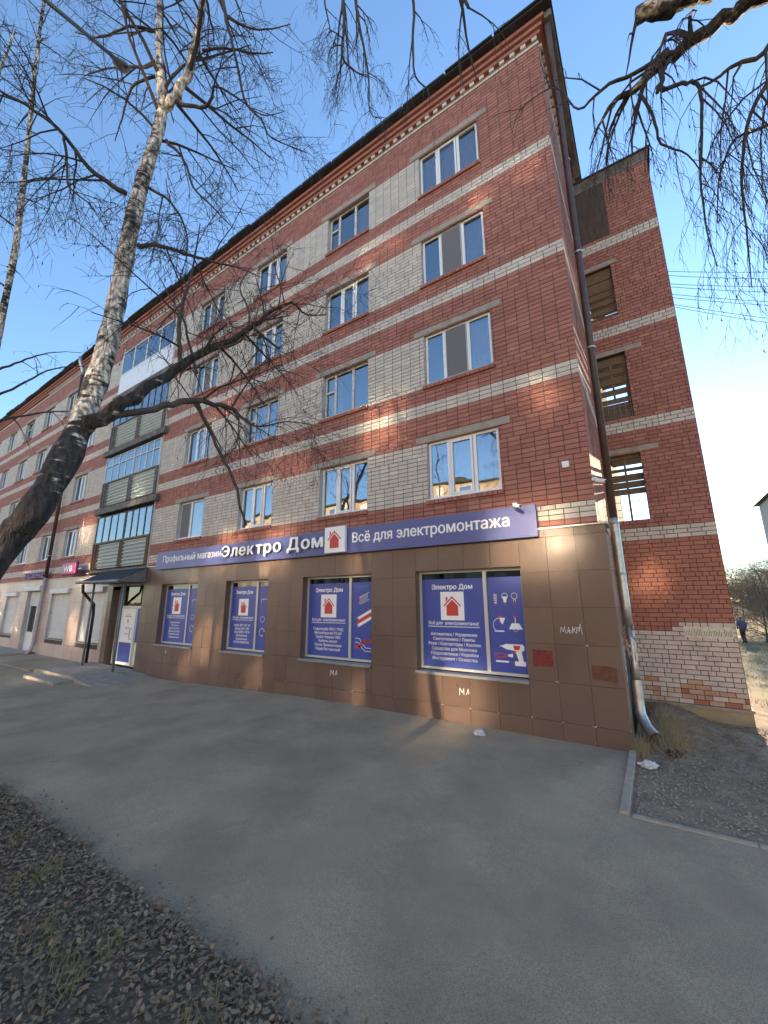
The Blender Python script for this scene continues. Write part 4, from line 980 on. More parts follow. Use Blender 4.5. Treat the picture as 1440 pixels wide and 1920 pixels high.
for zz in (11, 7.5, 4.4, 1.3, .3):
    b = B(); b.lathe((-24.49, -.2, zz), [(.09, -.02), (.095, 0), (.09, .02)], 12); sub(b, 'pipe_clamp', MT['galv'], d2)
d3 = tag(empty('drain_pipe', (-18.0, -.5, -.3)), 'black bent drain pipe coming down from the entrance canopy', 'pipe'); bpy.context.view_layer.update()
b = B(); b.tube([(-17.95, -.95, 2.78), (-17.95, -.92, 2.5), (-18.0, -.45, 2.0), (-18.0, -.42, 1.6), (-18.05, -.40, -.2)], .055, 10); sub(b, 'pipe', MT['cable'], d3, smooth=True)

# parcel shop signs
wb = tag(empty('hanging_sign', (-20.9, -.4, 3.3)), 'magenta rounded box sign with white letters WB on bracket', 'sign'); bpy.context.view_layer.update()
b = B(); b.box(-21.75, -20.25, -.52, -.34, 3.27, 3.86); bevel(sub(b, 'sign_box', MT['magenta'], wb), .14, 4)
b = B(); add_text(b, 'WB', -20.98, 3.44, -.524, .25, .95, .02); sub(b, 'lettering', MT['white_l'], wb)
b = B(); b.box(-20.3, -19.8, -.42, -.38, 3.5, 3.56); b.box(-21.0, -20.96, -.34, .0, 3.54, 3.58); sub(b, 'bracket', MT['steel'], wb)
wl = tag(empty('letter_sign', (-26, -.2, 3.3)), 'purple letter sign WILDBERRIES above the parcel shop door', 'sign'); bpy.context.view_layer.update()
channel_word('WILDBERRIES', -27.6, -24.6, 3.34, .30, -.12, .10, wl, .012)
for o_ in wl.children:
    o_.data.materials.clear(); o_.data.materials.append(MT['magenta'] if o_.name in ('letter',) else MT['violet']); o_.data.materials.append(MT['magenta'])
b = B(); b.box(-27.7, -24.5, -.12, -.09, 3.40, 3.44); b.box(-27.7, -24.5, -.12, -.09, 3.56, 3.60); sub(b, 'rail', MT['steel'], wl)

# entrance canopy, platform, steps
cp = tag(empty('entrance_canopy', (-16.2, -.6, 2.8)), 'grey metal canopy on two posts over the shop entrance', 'canopy'); bpy.context.view_layer.update()
b = B(); n = 30
for i in range(n):
    xa_ = -17.95+3.2*i/n; xb_ = -17.95+3.2*(i+1)/n; e0 = .02 if i % 2 else 0; e1 = 0 if i % 2 else .02
    b.quad((xa_, -1.08, 2.86+e0), (xb_, -1.08, 2.86+e1), (xb_, -.15, 3.36+e1), (xa_, -.15, 3.36+e0))
sub(b, 'canopy_roof', MT['roof'], cp)
b = B(); b.poly([(-14.76, -1.05, 2.80), (-14.76, -.17, 2.80), (-14.76, -.17, 3.33), (-14.76, -1.05, 2.86)]); b.poly([(-17.93, -1.05, 2.80), (-17.93, -.17, 2.80), (-17.93, -.17, 3.33), (-17.93, -1.05, 2.86)]); b.box(-17.95, -14.75, -1.09, -1.05, 2.78, 2.87); b.box(-17.92, -14.78, -1.04, -.17, 2.79, 2.80); sub(b, 'side_panels', MT['steel'], cp)
for xx in (-17.40, -14.98):
    b = B(); b.tube([(xx, -.77, -.22), (xx, -.77, 2.80)], .04, 10); sub(b, 'post', MT['lampgrey'], cp, smooth=True)
b = B(); b.tube([(-18.1, -1.12, 2.84), (-14.7, -1.12, 2.80)], .05, 8); sub(b, 'gutter', MT['steel'], cp)
pf = B(); pf.poly([(-18.2, -.16, -.2), (-18.2, -1.95, -.2), (-15.1, -1.95, -.2), (-15.1, -.16, -.2)][::-1]); pf.quad((-18.2, -1.95, -.45), (-15.1, -1.95, -.45), (-15.1, -1.95, -.2), (-18.2, -1.95, -.2)); pf.quad((-18.2, -.16, -.45), (-18.2, -1.95, -.45), (-18.2, -1.95, -.2), (-18.2, -.16, -.2))
pf.poly([(-15.1, -1.95, -.2), (-13.3, -1.95, -.36), (-13.3, -.16, -.36), (-15.1, -.16, -.2)]); pf.poly([(-15.1, -1.95, -.45), (-13.3, -1.95, -.45), (-13.3, -1.95, -.36), (-15.1, -1.95, -.2)])
tag(pf.build('entrance_platform', MT['conc']), 'low concrete platform with ramp in front of the shop door', 'platform')
b = B(); b.box(-17.3, -14.75, -2.48, -1.96, -.5, -.275); bevel(tag(b.build('entrance_step', MT['conc']), 'single concrete step in front of the entrance platform', 'step'), .015, 2)
b = B(); b.box(-30, -18.6, -1.95, -.12, -.45, -.305); tag(b.build('shop_apron', MT['asphalt'], kind='structure'))
b = B(); b.box(-30, -24.6, -1.7, -.11, -.40, -.22); tag(b.build('door_apron', MT['conc'], kind='structure'))

# ================================================================== TREES
def jitter_path(p0, d, L, seg, rr, wob=.25, grav=0.):
    pts = [Vector(p0)]; d = Vector(d).normalized()
    for i in range(seg):
        d = (d + Vector((rr.uniform(-wob, wob), rr.uniform(-wob, wob), rr.uniform(-wob, wob)-grav))).normalized()
        pts.append(pts[-1]+d*(L/seg))
    return pts
tmin = [.0034]
def grow(tw, ct, path, rads, rr, level, dens, L, grav, maxl=3, t0=.15):
    """side branches along a path: tw twig builder, ct catkin builder"""
    tot = sum((b-a).length for a, b in zip(path, path[1:])); n = max(1, int(tot*dens*rr.uniform(.8, 1.2)))
    for k in range(n):
        t = t0+(1-t0)*(k+rr.random())/n; f = t*(len(path)-1); i = min(int(f), len(path)-2); u = f-i
        p = path[i].lerp(path[i+1], u); ax = (path[i+1]-path[i]).normalized(); r0 = rads[i]+(rads[i+1]-rads[i])*u
        pr = Vector((rr.gauss(0, 1), rr.gauss(0, 1), rr.gauss(0, 1))); pr = (pr-ax*pr.dot(ax)).normalized()
        d = (ax*rr.uniform(.25, .8)+pr*rr.uniform(.5, 1.)).normalized()
        l = L*rr.uniform(.45, 1.15)*(1.1-.45*t)
        seg = 4 if level < maxl else 3
        q = jitter_path(p, d, l, seg, rr, .17, grav*(.6+.5*level))
        r1 = min(r0*.6, .0042*(maxl-level+1)**1.45*max(.6, l/.8)**.5); r1 = max(r1, tmin[0])
        rs = [r1*(1-.72*j/seg) for j in range(seg+1)]
        tw.tube(q, rs, 4 if r1 > .008 else 3, cap=False)
        if level < maxl: grow(tw, ct, q, rs, rr, level+1, dens*1.55, L*.56, grav, maxl, .2)
        elif ct is not None and rr.random() < .22:
            c = q[-1] if rr.random() < .5 else q[-2]; s = rr.uniform(.006, .013)
            dd = Vector((rr.uniform(-.4, .4), rr.uniform(-.4, .4), -1)).normalized(); x = dd.orthogonal().normalized(); y = dd.cross(x)
            ct.poly([c, c+dd*s*2+x*s*.6, c+dd*s*4]); ct.poly([c, c+dd*s*2+y*s*.7, c+dd*s*4.2])
def smooth_path(pts, rads, n=4):
    out, ro = [], []
    P = [Vector(p) for p in pts]
    for i in range(len(P)-1):
        a, b, c, d = P[max(i-1, 0)], P[i], P[i+1], P[min(i+2, len(P)-1)]
        for k in range(n):
            t = k/n; out.append(.5*((2*b)+(c-a)*t+(2*a-5*b+4*c-d)*t*t+(3*b-a-3*c+d)*t**3)); ro.append(rads[i]+(rads[i+1]-rads[i])*t)
    out.append(P[-1]); ro.append(rads[-1]); return out, ro
def tree(name, label, trunk, limbs, seed, dens=7.0, L=.9, grav=.12, maxl=3, group=None, bark=(0, 1), knobs=True):
    """trunk / limbs: lists of (point, radius)"""
    rr = random.Random(seed); base = trunk[0][0]
    t = tag(empty(name, tuple(base)), label, 'tree', group); bpy.context.view_layer.update()
    P, Rr = smooth_path([q[0] for q in trunk], [q[1] for q in trunk], 5)
    b = B(); 
    b.tube(P, [r*(1+.07*math.sin(i*1.7)+.05*rr.uniform(-1, 1)) for i, r in enumerate(Rr)], 18)
    z0, z1 = bark
    b.t = []
    for f_ in b.f: zc = b.v[f_[0]][2]; b.t.append(max(0, min(1, (zc-z0)/(z1-z0))) if z1 != z0 else .5)
    for i, v_ in enumerate(b.v):               # lumpy old bark low down
        q = Vector(v_); k = .02*(1-max(0, min(1, (q.z-z0)/(z1-z0))))
        dn = mnoise.noise(q*5)+.6*mnoise.noise(q*13); c = min(P, key=lambda p: (p-q).length_squared); b.v[i] = tuple(q+(q-c)*k*dn*6)
    sub(b, 'trunk', MT['bark'], t, smooth=True)
    tw = B(); ct = B()
    grow(tw, ct, P[len(P)*2//3:], Rr[len(P)*2//3:], rr, 1, dens, L, grav, maxl)
    for lb in limbs:
        pts, rs = smooth_path([q[0] for q in lb['p']], [q[1]*(.9 if lb.get('bark') else .68) for q in lb['p']], 4)
        pts = [p+Vector((rr.uniform(-1, 1), rr.uniform(-1, 1), rr.uniform(-1, 1)))*min(.02, .5*rs[i]) for i, p in enumerate(pts)]
        l_ = B(); l_.tube(pts, rs, 9); 
        if lb.get('bark'):
            l_.t = [lb['bark']]*len(l_.f)
        sub(l_, 'limb', MT['bark'] if lb.get('bark') else MT['limb'], t, smooth=True)
        grow(tw, ct, pts, rs, rr, 1, lb.get('dens', dens), lb.get('L', L), lb.get('g', grav), maxl, lb.get('t0', .15))
    sub(tw, 'crown', MT['twig'], t, kind='stuff'); 
    if ct.f: sub(ct, 'catkins', MT['catkin'], t, kind='stuff')
    return t
def LB(pts, **k): return dict(p=[(px(x, y, d), r) for x, y, d, r in pts], **k)
# foreground birch on the verge
tr1 = [(Vector((-2.35, -8.0, -.3)), .15), (Vector((-2.5, -7.7, .5)), .115)] + [(px(x, y, d), r) for x, y, d, r in
      ((-10, 1050, 2.55, .092), (60, 965, 2.65, .091), (128, 848, 2.95, .091), (170, 748, 3.3, .086), (200, 650, 3.6, .081), (222, 550, 3.9, .079), (243, 440, 4.1, .075), (270, 330, 4.3, .066), (303, 215, 4.5, .055), (298, 100, 4.7, .040), (300, 0, 4.9, .033), (305, -160, 5.2, .018))]
L1 = [
    LB([(305, 205, 4.5, .06), (330, 180, 4.5, .055), (358, 120, 4.55, .05), (375, 50, 4.6, .045), (384, -20, 4.7, .04), (400, -140, 4.9, .02)], bark=.95),
    LB([(152, 810, 3.07, .07), (205, 778, 3.12, .06), (260, 735, 3.25, .05), (330, 693, 3.5, .042), (400, 655, 3.7, .035), (470, 617, 3.9, .027), (500, 590, 4.0, .02), (545, 568, 4.1, .013), (575, 590, 4.2, .01), (612, 590, 4.3, .006)], dens=6.29, L=1.04, t0=.3, bark=.15),
    LB([(205, 785, 3.12, .042), (290, 765, 3.3, .038), (350, 752, 3.5, .04), (400, 757, 3.65, .032), (440, 770, 3.8, .024), (480, 800, 3.9, .014), (540, 790, 4.05, .009), (600, 800, 4.2, .005)], dens=6.29, L=1.04, t0=.3),
    LB([(365, 745, 3.55, .024), (385, 790, 3.6, .022), (412, 850, 3.6, .022), (440, 905, 3.6, .02), (452, 955, 3.6, .017), (462, 985, 3.6, .014)], dens=0.99, L=0.52),
    LB([(338, 690, 3.5, .03), (336, 640, 3.5, .028), (338, 590, 3.55, .024), (352, 540, 3.6, .018), (365, 480, 3.7, .012), (375, 420, 3.8, .006)], dens=5.80, L=0.91),
    LB([(370, 700, 3.6, .02), (355, 650, 3.6, .018), (345, 600, 3.6, .014), (320, 560, 3.6, .01), (300, 520, 3.7, .006)], dens=5.80, L=0.91),
    LB([(475, 612, 3.9, .022), (505, 640, 3.95, .02), (525, 655, 4.0, .012)], dens=1.66, L=0.52),
    LB([(400, 655, 3.7, .02), (450, 640, 3.8, .016), (468, 590, 3.9, .013), (450, 540, 4, .01), (470, 500, 4.1, .006)], dens=5.80, L=0.91),
    LB([(236, 362, 4.25, .04), (200, 340, 4.2, .034), (160, 308, 4.1, .03), (122, 255, 4.0, .026), (65, 208, 3.9, .022), (0, 170, 3.8, .016), (-80, 120, 3.7, .008)], dens=6.70, L=1.17),
    LB([(258, 460, 4.1, .034), (300, 462, 4.1, .03), (345, 474, 4.1, .024), (395, 490, 4.15, .018), (440, 500, 4.2, .012), (490, 520, 4.3, .006)], dens=6.29, L=1.04),
    LB([(325, 185, 4.5, .034), (345, 198, 4.5, .03), (385, 200, 4.45, .026), (398, 180, 4.4, .022), (402, 162, 4.4, .018), (440, 180, 4.4, .014), (490, 215, 4.45, .009), (530, 210, 4.5, .005)], dens=6.29, L=0.91),
    LB([(410, -40, 4.6, .028), (425, 40, 4.5, .025), (440, 100, 4.45, .022), (458, 185, 4.4, .018), (490, 225, 4.4, .014), (510, 258, 4.4, .011), (575, 286, 4.4, .005)], dens=5.05, L=0.78),
    LB([(312, 265, 4.4, .024), (345, 300, 4.35, .02), (362, 350, 4.3, .016), (400, 390, 4.3, .012), (440, 430, 4.3, .006)], dens=6.29, L=0.78),
    LB([(290, 142, 4.65, .026), (255, 155, 4.6, .022), (238, 185, 4.55, .018), (228, 225, 4.5, .012), (215, 265, 4.5, .006)], dens=6.29, L=0.78),
    LB([(380, 95, 4.55, .024), (420, 90, 4.5, .02), (470, 100, 4.5, .014), (512, 98, 4.5, .007)], dens=5.80, L=0.78),
    LB([(400, -60, 4.8, .03), (420, 20, 4.7, .024), (455, 48, 4.7, .018), (500, 55, 4.7, .012), (545, 45, 4.8, .006)], dens=5.80, L=0.91),
    LB([(290, 60, 4.75, .03), (240, 50, 4.7, .022), (190, 70, 4.6, .014), (140, 60, 4.6, .007)], dens=6.70, L=1.17),
    LB([(265, 345, 4.3, .024), (310, 370, 4.25, .02), (345, 420, 4.2, .014), (350, 480, 4.2, .009), (330, 540, 4.2, .005)], dens=6.29, L=0.91),
    LB([(120, 255, 4.0, .02), (125, 300, 4.0, .018), (130, 350, 4, .014), (165, 380, 4, .009), (200, 430, 4, .005)], dens=6.29, L=0.91),
]
tmin[0] = .0025
tree('birch_tree', 'leaning birch in the left foreground with thick dark trunk and side limb', tr1, L1, 21, dens=3.74, L=1.23, grav=.10, group='birch trees', bark=(1.9, 5.0))
# overhanging birch, trunk outside the frame to the right
tr2 = [(Vector((2.9, -8.7, -.3)), .24), (Vector((2.85, -8.65, 1.5)), .2), (Vector((2.75, -8.4, 4.0)), .17), (Vector((2.6, -8.0, 6.5)), .14), (Vector((2.4, -7.4, 9)), .1), (Vector((2.2, -6.9, 11.5)), .05)]
L2 = [
    LB([(1560, -80, 2.6, .065), (1440, -15, 2.7, .058), (1370, 25, 2.8, .05), (1295, 78, 2.9, .046), (1240, 115, 3.0, .04), (1195, 165, 3.1, .03), (1160, 185, 3.15, .022), (1128, 225, 3.2, .012), (1105, 280, 3.25, .005)], dens=6.06, L=0.87, g=.42, t0=.3, bark=.45),
    LB([(1255, 95, 3.0, .028), (1190, 138, 3.1, .022), (1130, 165, 3.2, .018), (1085, 205, 3.3, .012), (1055, 172, 3.5, .009), (1025, 168, 3.7, .009), (975, 207, 3.9, .007), (960, 250, 4.0, .004)], dens=4.86, L=0.72, g=.4),
    LB([(1340, -25, 2.75, .07), (1290, -8, 2.8, .066), (1240, 18, 2.85, .062), (1188, 32, 2.9, .058)], dens=0.96, L=0.58, g=.2, bark=.3),
    LB([(1235, 125, 3.0, .03), (1240, 150, 3.0, .026), (1232, 175, 3.0, .02)], dens=0.41, L=0.43),
    LB([(1240, 170, 3.0, .022), (1290, 155, 2.95, .02), (1312, 165, 2.9, .018), (1316, 230, 2.9, .015), (1314, 330, 2.9, .012), (1325, 430, 2.9, .008), (1345, 500, 2.9, .004)], dens=6.06, L=0.72, g=.48),
    LB([(1200, 175, 3.05, .018), (1225, 220, 3.0, .015), (1240, 270, 3.0, .012), (1290, 290, 3.0, .008), (1330, 350, 3.0, .004)], dens=6.06, L=0.72, g=.48),
    LB([(1480, 40, 2.7, .03), (1430, 100, 2.75, .025), (1380, 120, 2.8, .02), (1340, 150, 2.85, .015), (1310, 165, 2.9, .01)], dens=6.79, L=1.01, g=.48),
    LB([(1520, 60, 2.6, .03), (1460, 130, 2.7, .024), (1410, 210, 2.75, .018), (1390, 320, 2.8, .013), (1400, 430, 2.8, .009), (1410, 540, 2.8, .004)], dens=6.79, L=0.87, g=.48),
    LB([(1500, 180, 2.7, .022), (1450, 230, 2.8, .018), (1380, 260, 2.9, .014), (1350, 330, 2.95, .009), (1345, 420, 3, .004)], dens=6.79, L=0.87, g=.48),
    LB([(620, -90, 4.6, .035), (640, -20, 4.6, .03), (645, 50, 4.55, .026), (642, 105, 4.5, .02), (668, 135, 4.5, .012), (690, 145, 4.5, .006)], dens=6.47, L=0.80, g=.45),
    LB([(655, -60, 4.6, .03), (668, 10, 4.55, .026), (672, 40, 4.5, .022), (690, 130, 4.5, .016), (694, 210, 4.45, .009), (716, 222, 4.45, .005)], dens=6.47, L=0.72, g=.45),
    LB([(770, -50, 4.4, .026), (776, 30, 4.4, .022), (774, 100, 4.4, .018), (780, 145, 4.4, .014), (800, 165, 4.4, .009), (805, 185, 4.4, .005)], dens=4.86, L=0.80, g=.45),
    LB([(870, -40, 4.2, .03), (872, 0, 4.2, .026), (880, 15, 4.2, .02)], dens=6.47, L=1.01, g=.5),
    LB([(600, -60, 4.7, .02), (610, 10, 4.7, .014), (620, 60, 4.7, .008)], dens=6.47, L=0.87, g=.45),
]
# the high limb that carries the hanging branches at the top
L2.append(dict(p=[(Vector((2.6, -8.0, 6.6)), .10), (Vector((1.2, -7.0, 8.2)), .08), (px(875, -60, 4.3), .05), (px(770, -70, 4.45), .045), (px(650, -90, 4.6), .04), (px(560, -110, 4.8), .02)], dens=1.20, L=0.87, g=.2, t0=.4))
L2.append(dict(p=[(Vector((2.75, -8.4, 4.2)), .10), (Vector((2.6, -7.6, 5.0)), .09), (px(1560, -80, 2.6), .075)], dens=0.41, L=0.58))
tmin[0] = .0017
tree('birch_tree', 'overhanging birch whose hanging limbs enter from the top right', tr2, L2, 33, dens=1.0, L=.7, grav=.2, group='birch trees', bark=(1.0, 3.0))
# slender birches behind on the left
def simple_birch(label, base, top, r, seed, nl, dens=6.1, L=1.1, fork=True, lim=2.6, maxl=3, grav=.16):
    rr = random.Random(seed); base = Vector(base); top = Vector(top); tr = []
    for k in range(8):
        t = k/7; p = base.lerp(top, t)+Vector((rr.uniform(-.12, .12), rr.uniform(-.12, .12), 0))*(1 if k else 0); tr.append((p, r*(1-.88*t)))
    lbs = []
    for k in range(nl):
        t = .28+.68*(k+rr.random()*.7)/nl; p = base.lerp(top, t); a = rr.uniform(0, 6.28); l = lim*(1.15-t)*rr.uniform(.7, 1.2)
        d = Vector((math.cos(a), math.sin(a), .55)); q = [p]
        for j in range(4): d = (d+Vector((rr.uniform(-.25, .25), rr.uniform(-.25, .25), .12 if j < 2 else -.2))).normalized(); q.append(q[-1]+d*l/4)
        r0 = r*(1-.88*t)*.55; lbs.append(dict(p=[(w_, r0*(1-.22*j)) for j, w_ in enumerate(q)], dens=dens, L=L*.6, g=grav))
    return tree('birch_tree', label, tr, lbs, seed, dens, L*.7, grav, maxl, 'birch trees', (.5, 2.5))
tmin[0] = .0038
simple_birch('slender pale birch farthest left behind the leaning birch', px(-95, 1250, 8.5), px(110, -160, 8.0), .11, 51, 18, 2.4, 1.2)
simple_birch('second slender birch standing between leaning birch and the apartment house', px(-330, 1240, 9.0), px(20, 60, 7.5), .12, 57, 16, 2.4, 1.3)

# ================================================================== STREET LAMP
lp = tag(empty('street_lamp', (-4.0, -10.6, -.3)), 'grey street lamp arm with cobra head at top left', 'lamp'); bpy.context.view_layer.update()
b = B(); b.tube([(-4.0, -10.6, -.3), (-4.0, -10.6, 4), (-4.0, -10.6, 7.9)], [.11, .09, .07], 12); sub(b, 'pole', MT['lampgrey'], lp, smooth=True)
def on_ray(x, y, z):
    d = FW + RT*((x-720)/748.2) - UP*((y-960)/748.2); return CAM + d*((z-CAM.z)/d.z)
A1 = on_ray(207, 102, 8.35); A2 = on_ray(237, 131, 8.62); A0 = on_ray(85, 0, 7.75)
b = B(); b.tube([(-4.0, -10.6, 6.9), (-3.98, -10.2, 7.1), (-3.95, -9.2, 7.35), A0, A1], .021, 10); sub(b, 'arm', MT['lampgrey'], lp, smooth=True)
hd = (A2-A1).normalized(); hs = hd.cross(Vector((0, 0, 1))).normalized(); hn = hs.cross(hd)
def ellip(prof, drop, fl):
    b = B()
    for t_, r_ in prof:
        c = A1.lerp(A2, t_) - hn*drop
        for k in range(14): a_ = 2*math.pi*k/14; b.v.append(tuple(c + hs*r_*math.cos(a_) + hn*r_*fl*math.sin(a_)))
    for i in range(len(prof)-1):
        for k in range(14): b.f.append((i*14+k, i*14+(k+1) % 14, (i+1)*14+(k+1) % 14, (i+1)*14+k)); b.m.append(0); b.t.append(.5)
    return b
sub(ellip([(-.05, .024), (.12, .03), (.35, .05), (.6, .085), (.85, .082), (.97, .05), (1.0, .0)], 0, .6), 'lamp_head', MT['lampgrey'], lp, smooth=True)
sub(ellip([(.45, .0), (.5, .05), (.7, .07), (.9, .055), (.96, .0)], .03, .5), 'lens', MT['lens'], lp, smooth=True)

# ================================================================== OVERHEAD CABLES
def cable(p0, p1, sag, r, lab):
    b = B(); P = []
    for i in range(15): t = i/14; q = Vector(p0).lerp(Vector(p1), t); q.z -= sag*4*t*(1-t); P.append(q)
    b.tube(P, r, 4, cap=False); tag(b.build('overhead_cable', MT['cable']), lab, 'cable', 'overhead cables')
for k, (z0, z1, s_) in enumerate(((12.70, 16.6, .5), (12.55, 16.2, .6), (12.22, 15.6, .5), (12.12, 15.3, .6), (11.85, 14.2, .5), (11.72, 14.0, .5), (11.50, 12.4, .5), (11.42, 12.2, .6))):
    cable((2.02, 6.5, z0), (16, 19, z1), s_, .011, ('uppermost', 'second highest', 'third highest', 'fourth highest', 'fourth lowest', 'third lowest', 'second lowest', 'lowest')[k] + ' of the thin black cables strung from the stair tower to the right')

# ================================================================== LITTER, LEAVES, GRASS
def scatter_leaves():
    rr = random.Random(5); b = B()
    def leaf(x, y, z, s, up=.35):
        a = rr.uniform(0, 6.28); b.tint = rr.random()**1.6
        n_ = Vector((rr.gauss(0, up), rr.gauss(0, up), 1)).normalized(); u_ = n_.orthogonal().normalized(); u_ = (u_*math.cos(a)+n_.cross(u_)*math.sin(a)); v_ = n_.cross(u_)
        c = Vector((x, y, z)); cu = rr.uniform(-.15, .35)*s
        P = [c-u_*s, c-u_*.3*s+v_*.62*s+n_*cu, c+u_*.45*s+v_*.5*s+n_*cu, c+u_*1.15*s+n_*rr.uniform(-.1, .3)*s, c+u_*.45*s-v_*.5*s+n_*cu*.8, c-u_*.3*s-v_*.62*s+n_*cu*.8]
        b.poly([P[0], P[1], P[2], P[3]]); b.poly([P[0], P[3], P[4], P[5]])
    n = 0
    while n < 46000:
        t = rr.random(); x = (-9+9.6*rr.random()**.8) if n % 5 else -14+15*rr.random(); y = vedge(x)+.02-3.3*rr.random()**1.2
        if x > -1.0+1.2*(rr.random()) and y > -6: pass
        z = vz(x, y)+rr.uniform(.0, .03)
        leaf(x, y, z, rr.uniform(.008, .024), .30); n += 1
    for k in range(900):                      # strays on the asphalt edge
        x = -12+13*rr.random()**.8; y = vedge(x)+abs(rr.gauss(0, .10)); leaf(x, y, gz(x)+.018, rr.uniform(.008, .02), .2)
    b.build('leaf_litter', MT['leaf'], kind='stuff', label='brown fallen leaves covering the verge', cat='leaves')
    b2 = B(); bb = b
    return leaf
scatter_leaves()
def blades(name, label, spots, mat, n, h, rr, spread=.12, lean=.35, w_=.004):
    b = B()
    for (x, y, z) in spots:
        for k in range(n):
            a = rr.uniform(0, 6.28); r = spread*rr.random()**.6; p = Vector((x+r*math.cos(a), y+r*math.sin(a), z)); hh = h*rr.uniform(.5, 1.2)
            d = Vector((rr.gauss(0, lean), rr.gauss(0, lean), 1)).normalized(); m = p+d*hh*.55; e = m+(d+Vector((rr.gauss(0, lean), rr.gauss(0, lean), -.25))).normalized()*hh*.5
            s_ = d.orthogonal().normalized()*w_; b.tint = rr.random()
            b.quad(p-s_, p+s_, m+s_*.7, m-s_*.7); b.poly([m-s_*.7, m+s_*.7, e])
    return b.build(name, mat, kind='stuff', label=label, cat='grass')
rr = random.Random(12)
blades('grass_tufts', 'sparse green grass growing through the leaf litter', [(x, y, vz(x, y)) for x, y in [(rr.uniform(-7, -.6), -5.95-2.2*rr.random()) for _ in range(70)]], MT['grass'], 26, .15, rr, .15, .5, .003)
blades('dry_grass', 'short brown dry grass on the bare ground by the gable', [(x_, y_, yz(x_, y_)-.005) for x_, y_ in [(.25+rr.random()**1.3*2.6, -.6+4.1*rr.random()) for _ in range(420)]], MT['straw_d'], 10, .07, rr, .12, .7, .0025)
blades('dry_weeds', 'dry straw coloured weeds beside the drain pipe outlet', [(x_, y_, yz(x_, y_)-.01) for x_, y_ in [(.30+rr.random()*.5, -.1+rr.random()*1.6) for _ in range(26)]] + [(.22, -.35+.08*k, -.17) for k in range(6)], MT['straw'], 16, .34, rr, .10, .45, .003)
blades('wall_weeds', 'tiny dry weeds along the foot of the tiles', [(-.2-rr.random()*9, -.2-rr.random()*.05, gz(-3)) for _ in range(40)], MT['straw'], 7, .05, rr, .07, .6, .002)
blades('far_grass', 'dry yellow grass on the sunlit lawn behind the tower', [(x_, y_, max(groundz(x_, y_), yz(x_, y_) if x_ < 7.2 and y_ < 14 else -9)) for x_, y_ in [(rr.uniform(2.3, 9), rr.uniform(5, 30)) for _ in range(800)]], MT['straw'], 9, .12, rr, .35, .6, .006)
b = B(); rr = random.Random(8)
for k in range(7000):
    x = .2+3.5*rr.random()**1.3; y = -2.15+2.2*rr.random()**1.3; s_ = (.005+.022*rr.random()**3); z = yz(x, y)+s_*.25; b.tint = rr.random()
    if y > TY-.1 and x < 2.1: continue
    c = Vector((x, y, z)); a_ = rr.uniform(0, 3.1); ux = Vector((math.cos(a_), math.sin(a_), rr.uniform(-.3, .3))).normalized(); uy = Vector((0, 0, 1)).cross(ux).normalized(); uz = ux.cross(uy)
    P = [c+ux*s_, c+uy*s_*.8, c-ux*s_*rr.uniform(.7, 1.1), c-uy*s_*.7]; t_ = c+uz*s_*.6+ux*s_*rr.uniform(-.3, .3)
    for i in range(4): b.poly([P[i], P[(i+1) % 4], t_])
b.build('gravel', MT['stone_s'], kind='stuff', label='loose gravel stones on the bare ground beside the kerb', cat='gravel')
b = B(); rr = random.Random(18)
for k in range(4200):
    x = .25+3.4*rr.random(); y = -1.2+4.7*rr.random(); z = yz(x, y)+.014; b.tint = rr.random(); s_ = rr.uniform(.012, .034); a_ = rr.uniform(0, 6.28)
    if y > TY-.1 and x < 2.1: continue
    u_ = Vector((math.cos(a_), math.sin(a_), rr.uniform(-.4, .4))).normalized(); v_ = Vector((-math.sin(a_), math.cos(a_), rr.uniform(-.4, .4))).normalized(); c = Vector((x, y, z))
    b.poly([c-u_*s_, c+v_*s_*.5, c+u_*s_, c-v_*s_*.5])
b.build('yard_leaves', MT['leaf'], kind='stuff', label='dead leaves lying on the bare ground by the gable', cat='leaves')
def crumple(name, loc, s, mat, lab, cat, seed, fl=.6):
    bm = bmesh.new(); bmesh.ops.create_icosphere(bm, subdivisions=3, radius=s)
    for v_ in bm.verts:
        q = v_.co*14/ s*.06 + Vector((seed, 0, 0)); v_.co *= 1+.55*mnoise.noise(q*2.2)+.35*mnoise.noise(q*5); v_.co.z = max(v_.co.z*fl, -s*.25)
    me = bpy.data.meshes.new(name); bm.to_mesh(me); bm.free(); me.materials.append(mat)
    o = bpy.data.objects.new(name, me); COL.objects.link(o); o.location = loc; tag(o, lab, cat); return o
crumple('plastic_bag', (-2.1, -.62, -.12), .085, MT['bag'], 'crumpled bluish plastic bag on asphalt below the right show window', 'bag', 3, .5)
crumple('paper_scrap', (px(543, 1833, 2.1).x, px(543, 1833, 2.1).y, -.13), .018, MT['white'], 'small crumpled white paper on asphalt near the verge', 'paper', 9)
crumple('plastic_bag', (.30, -.62, -.14), .10, MT['paper'], 'crumpled pale plastic bag lying beside the kerb corner', 'bag', 5, .5)
crumple('plastic_bag', (.62, .05, -.14), .085, MT['cable'], 'crumpled black plastic bag on the bare ground near kerb', 'bag', 15, .6)
def gnd(x, y):
    d = FW + RT*((x-720)/748.2) - UP*((y-960)/748.2); t = (-.15-CAM.z)/d.z; return CAM + d*t
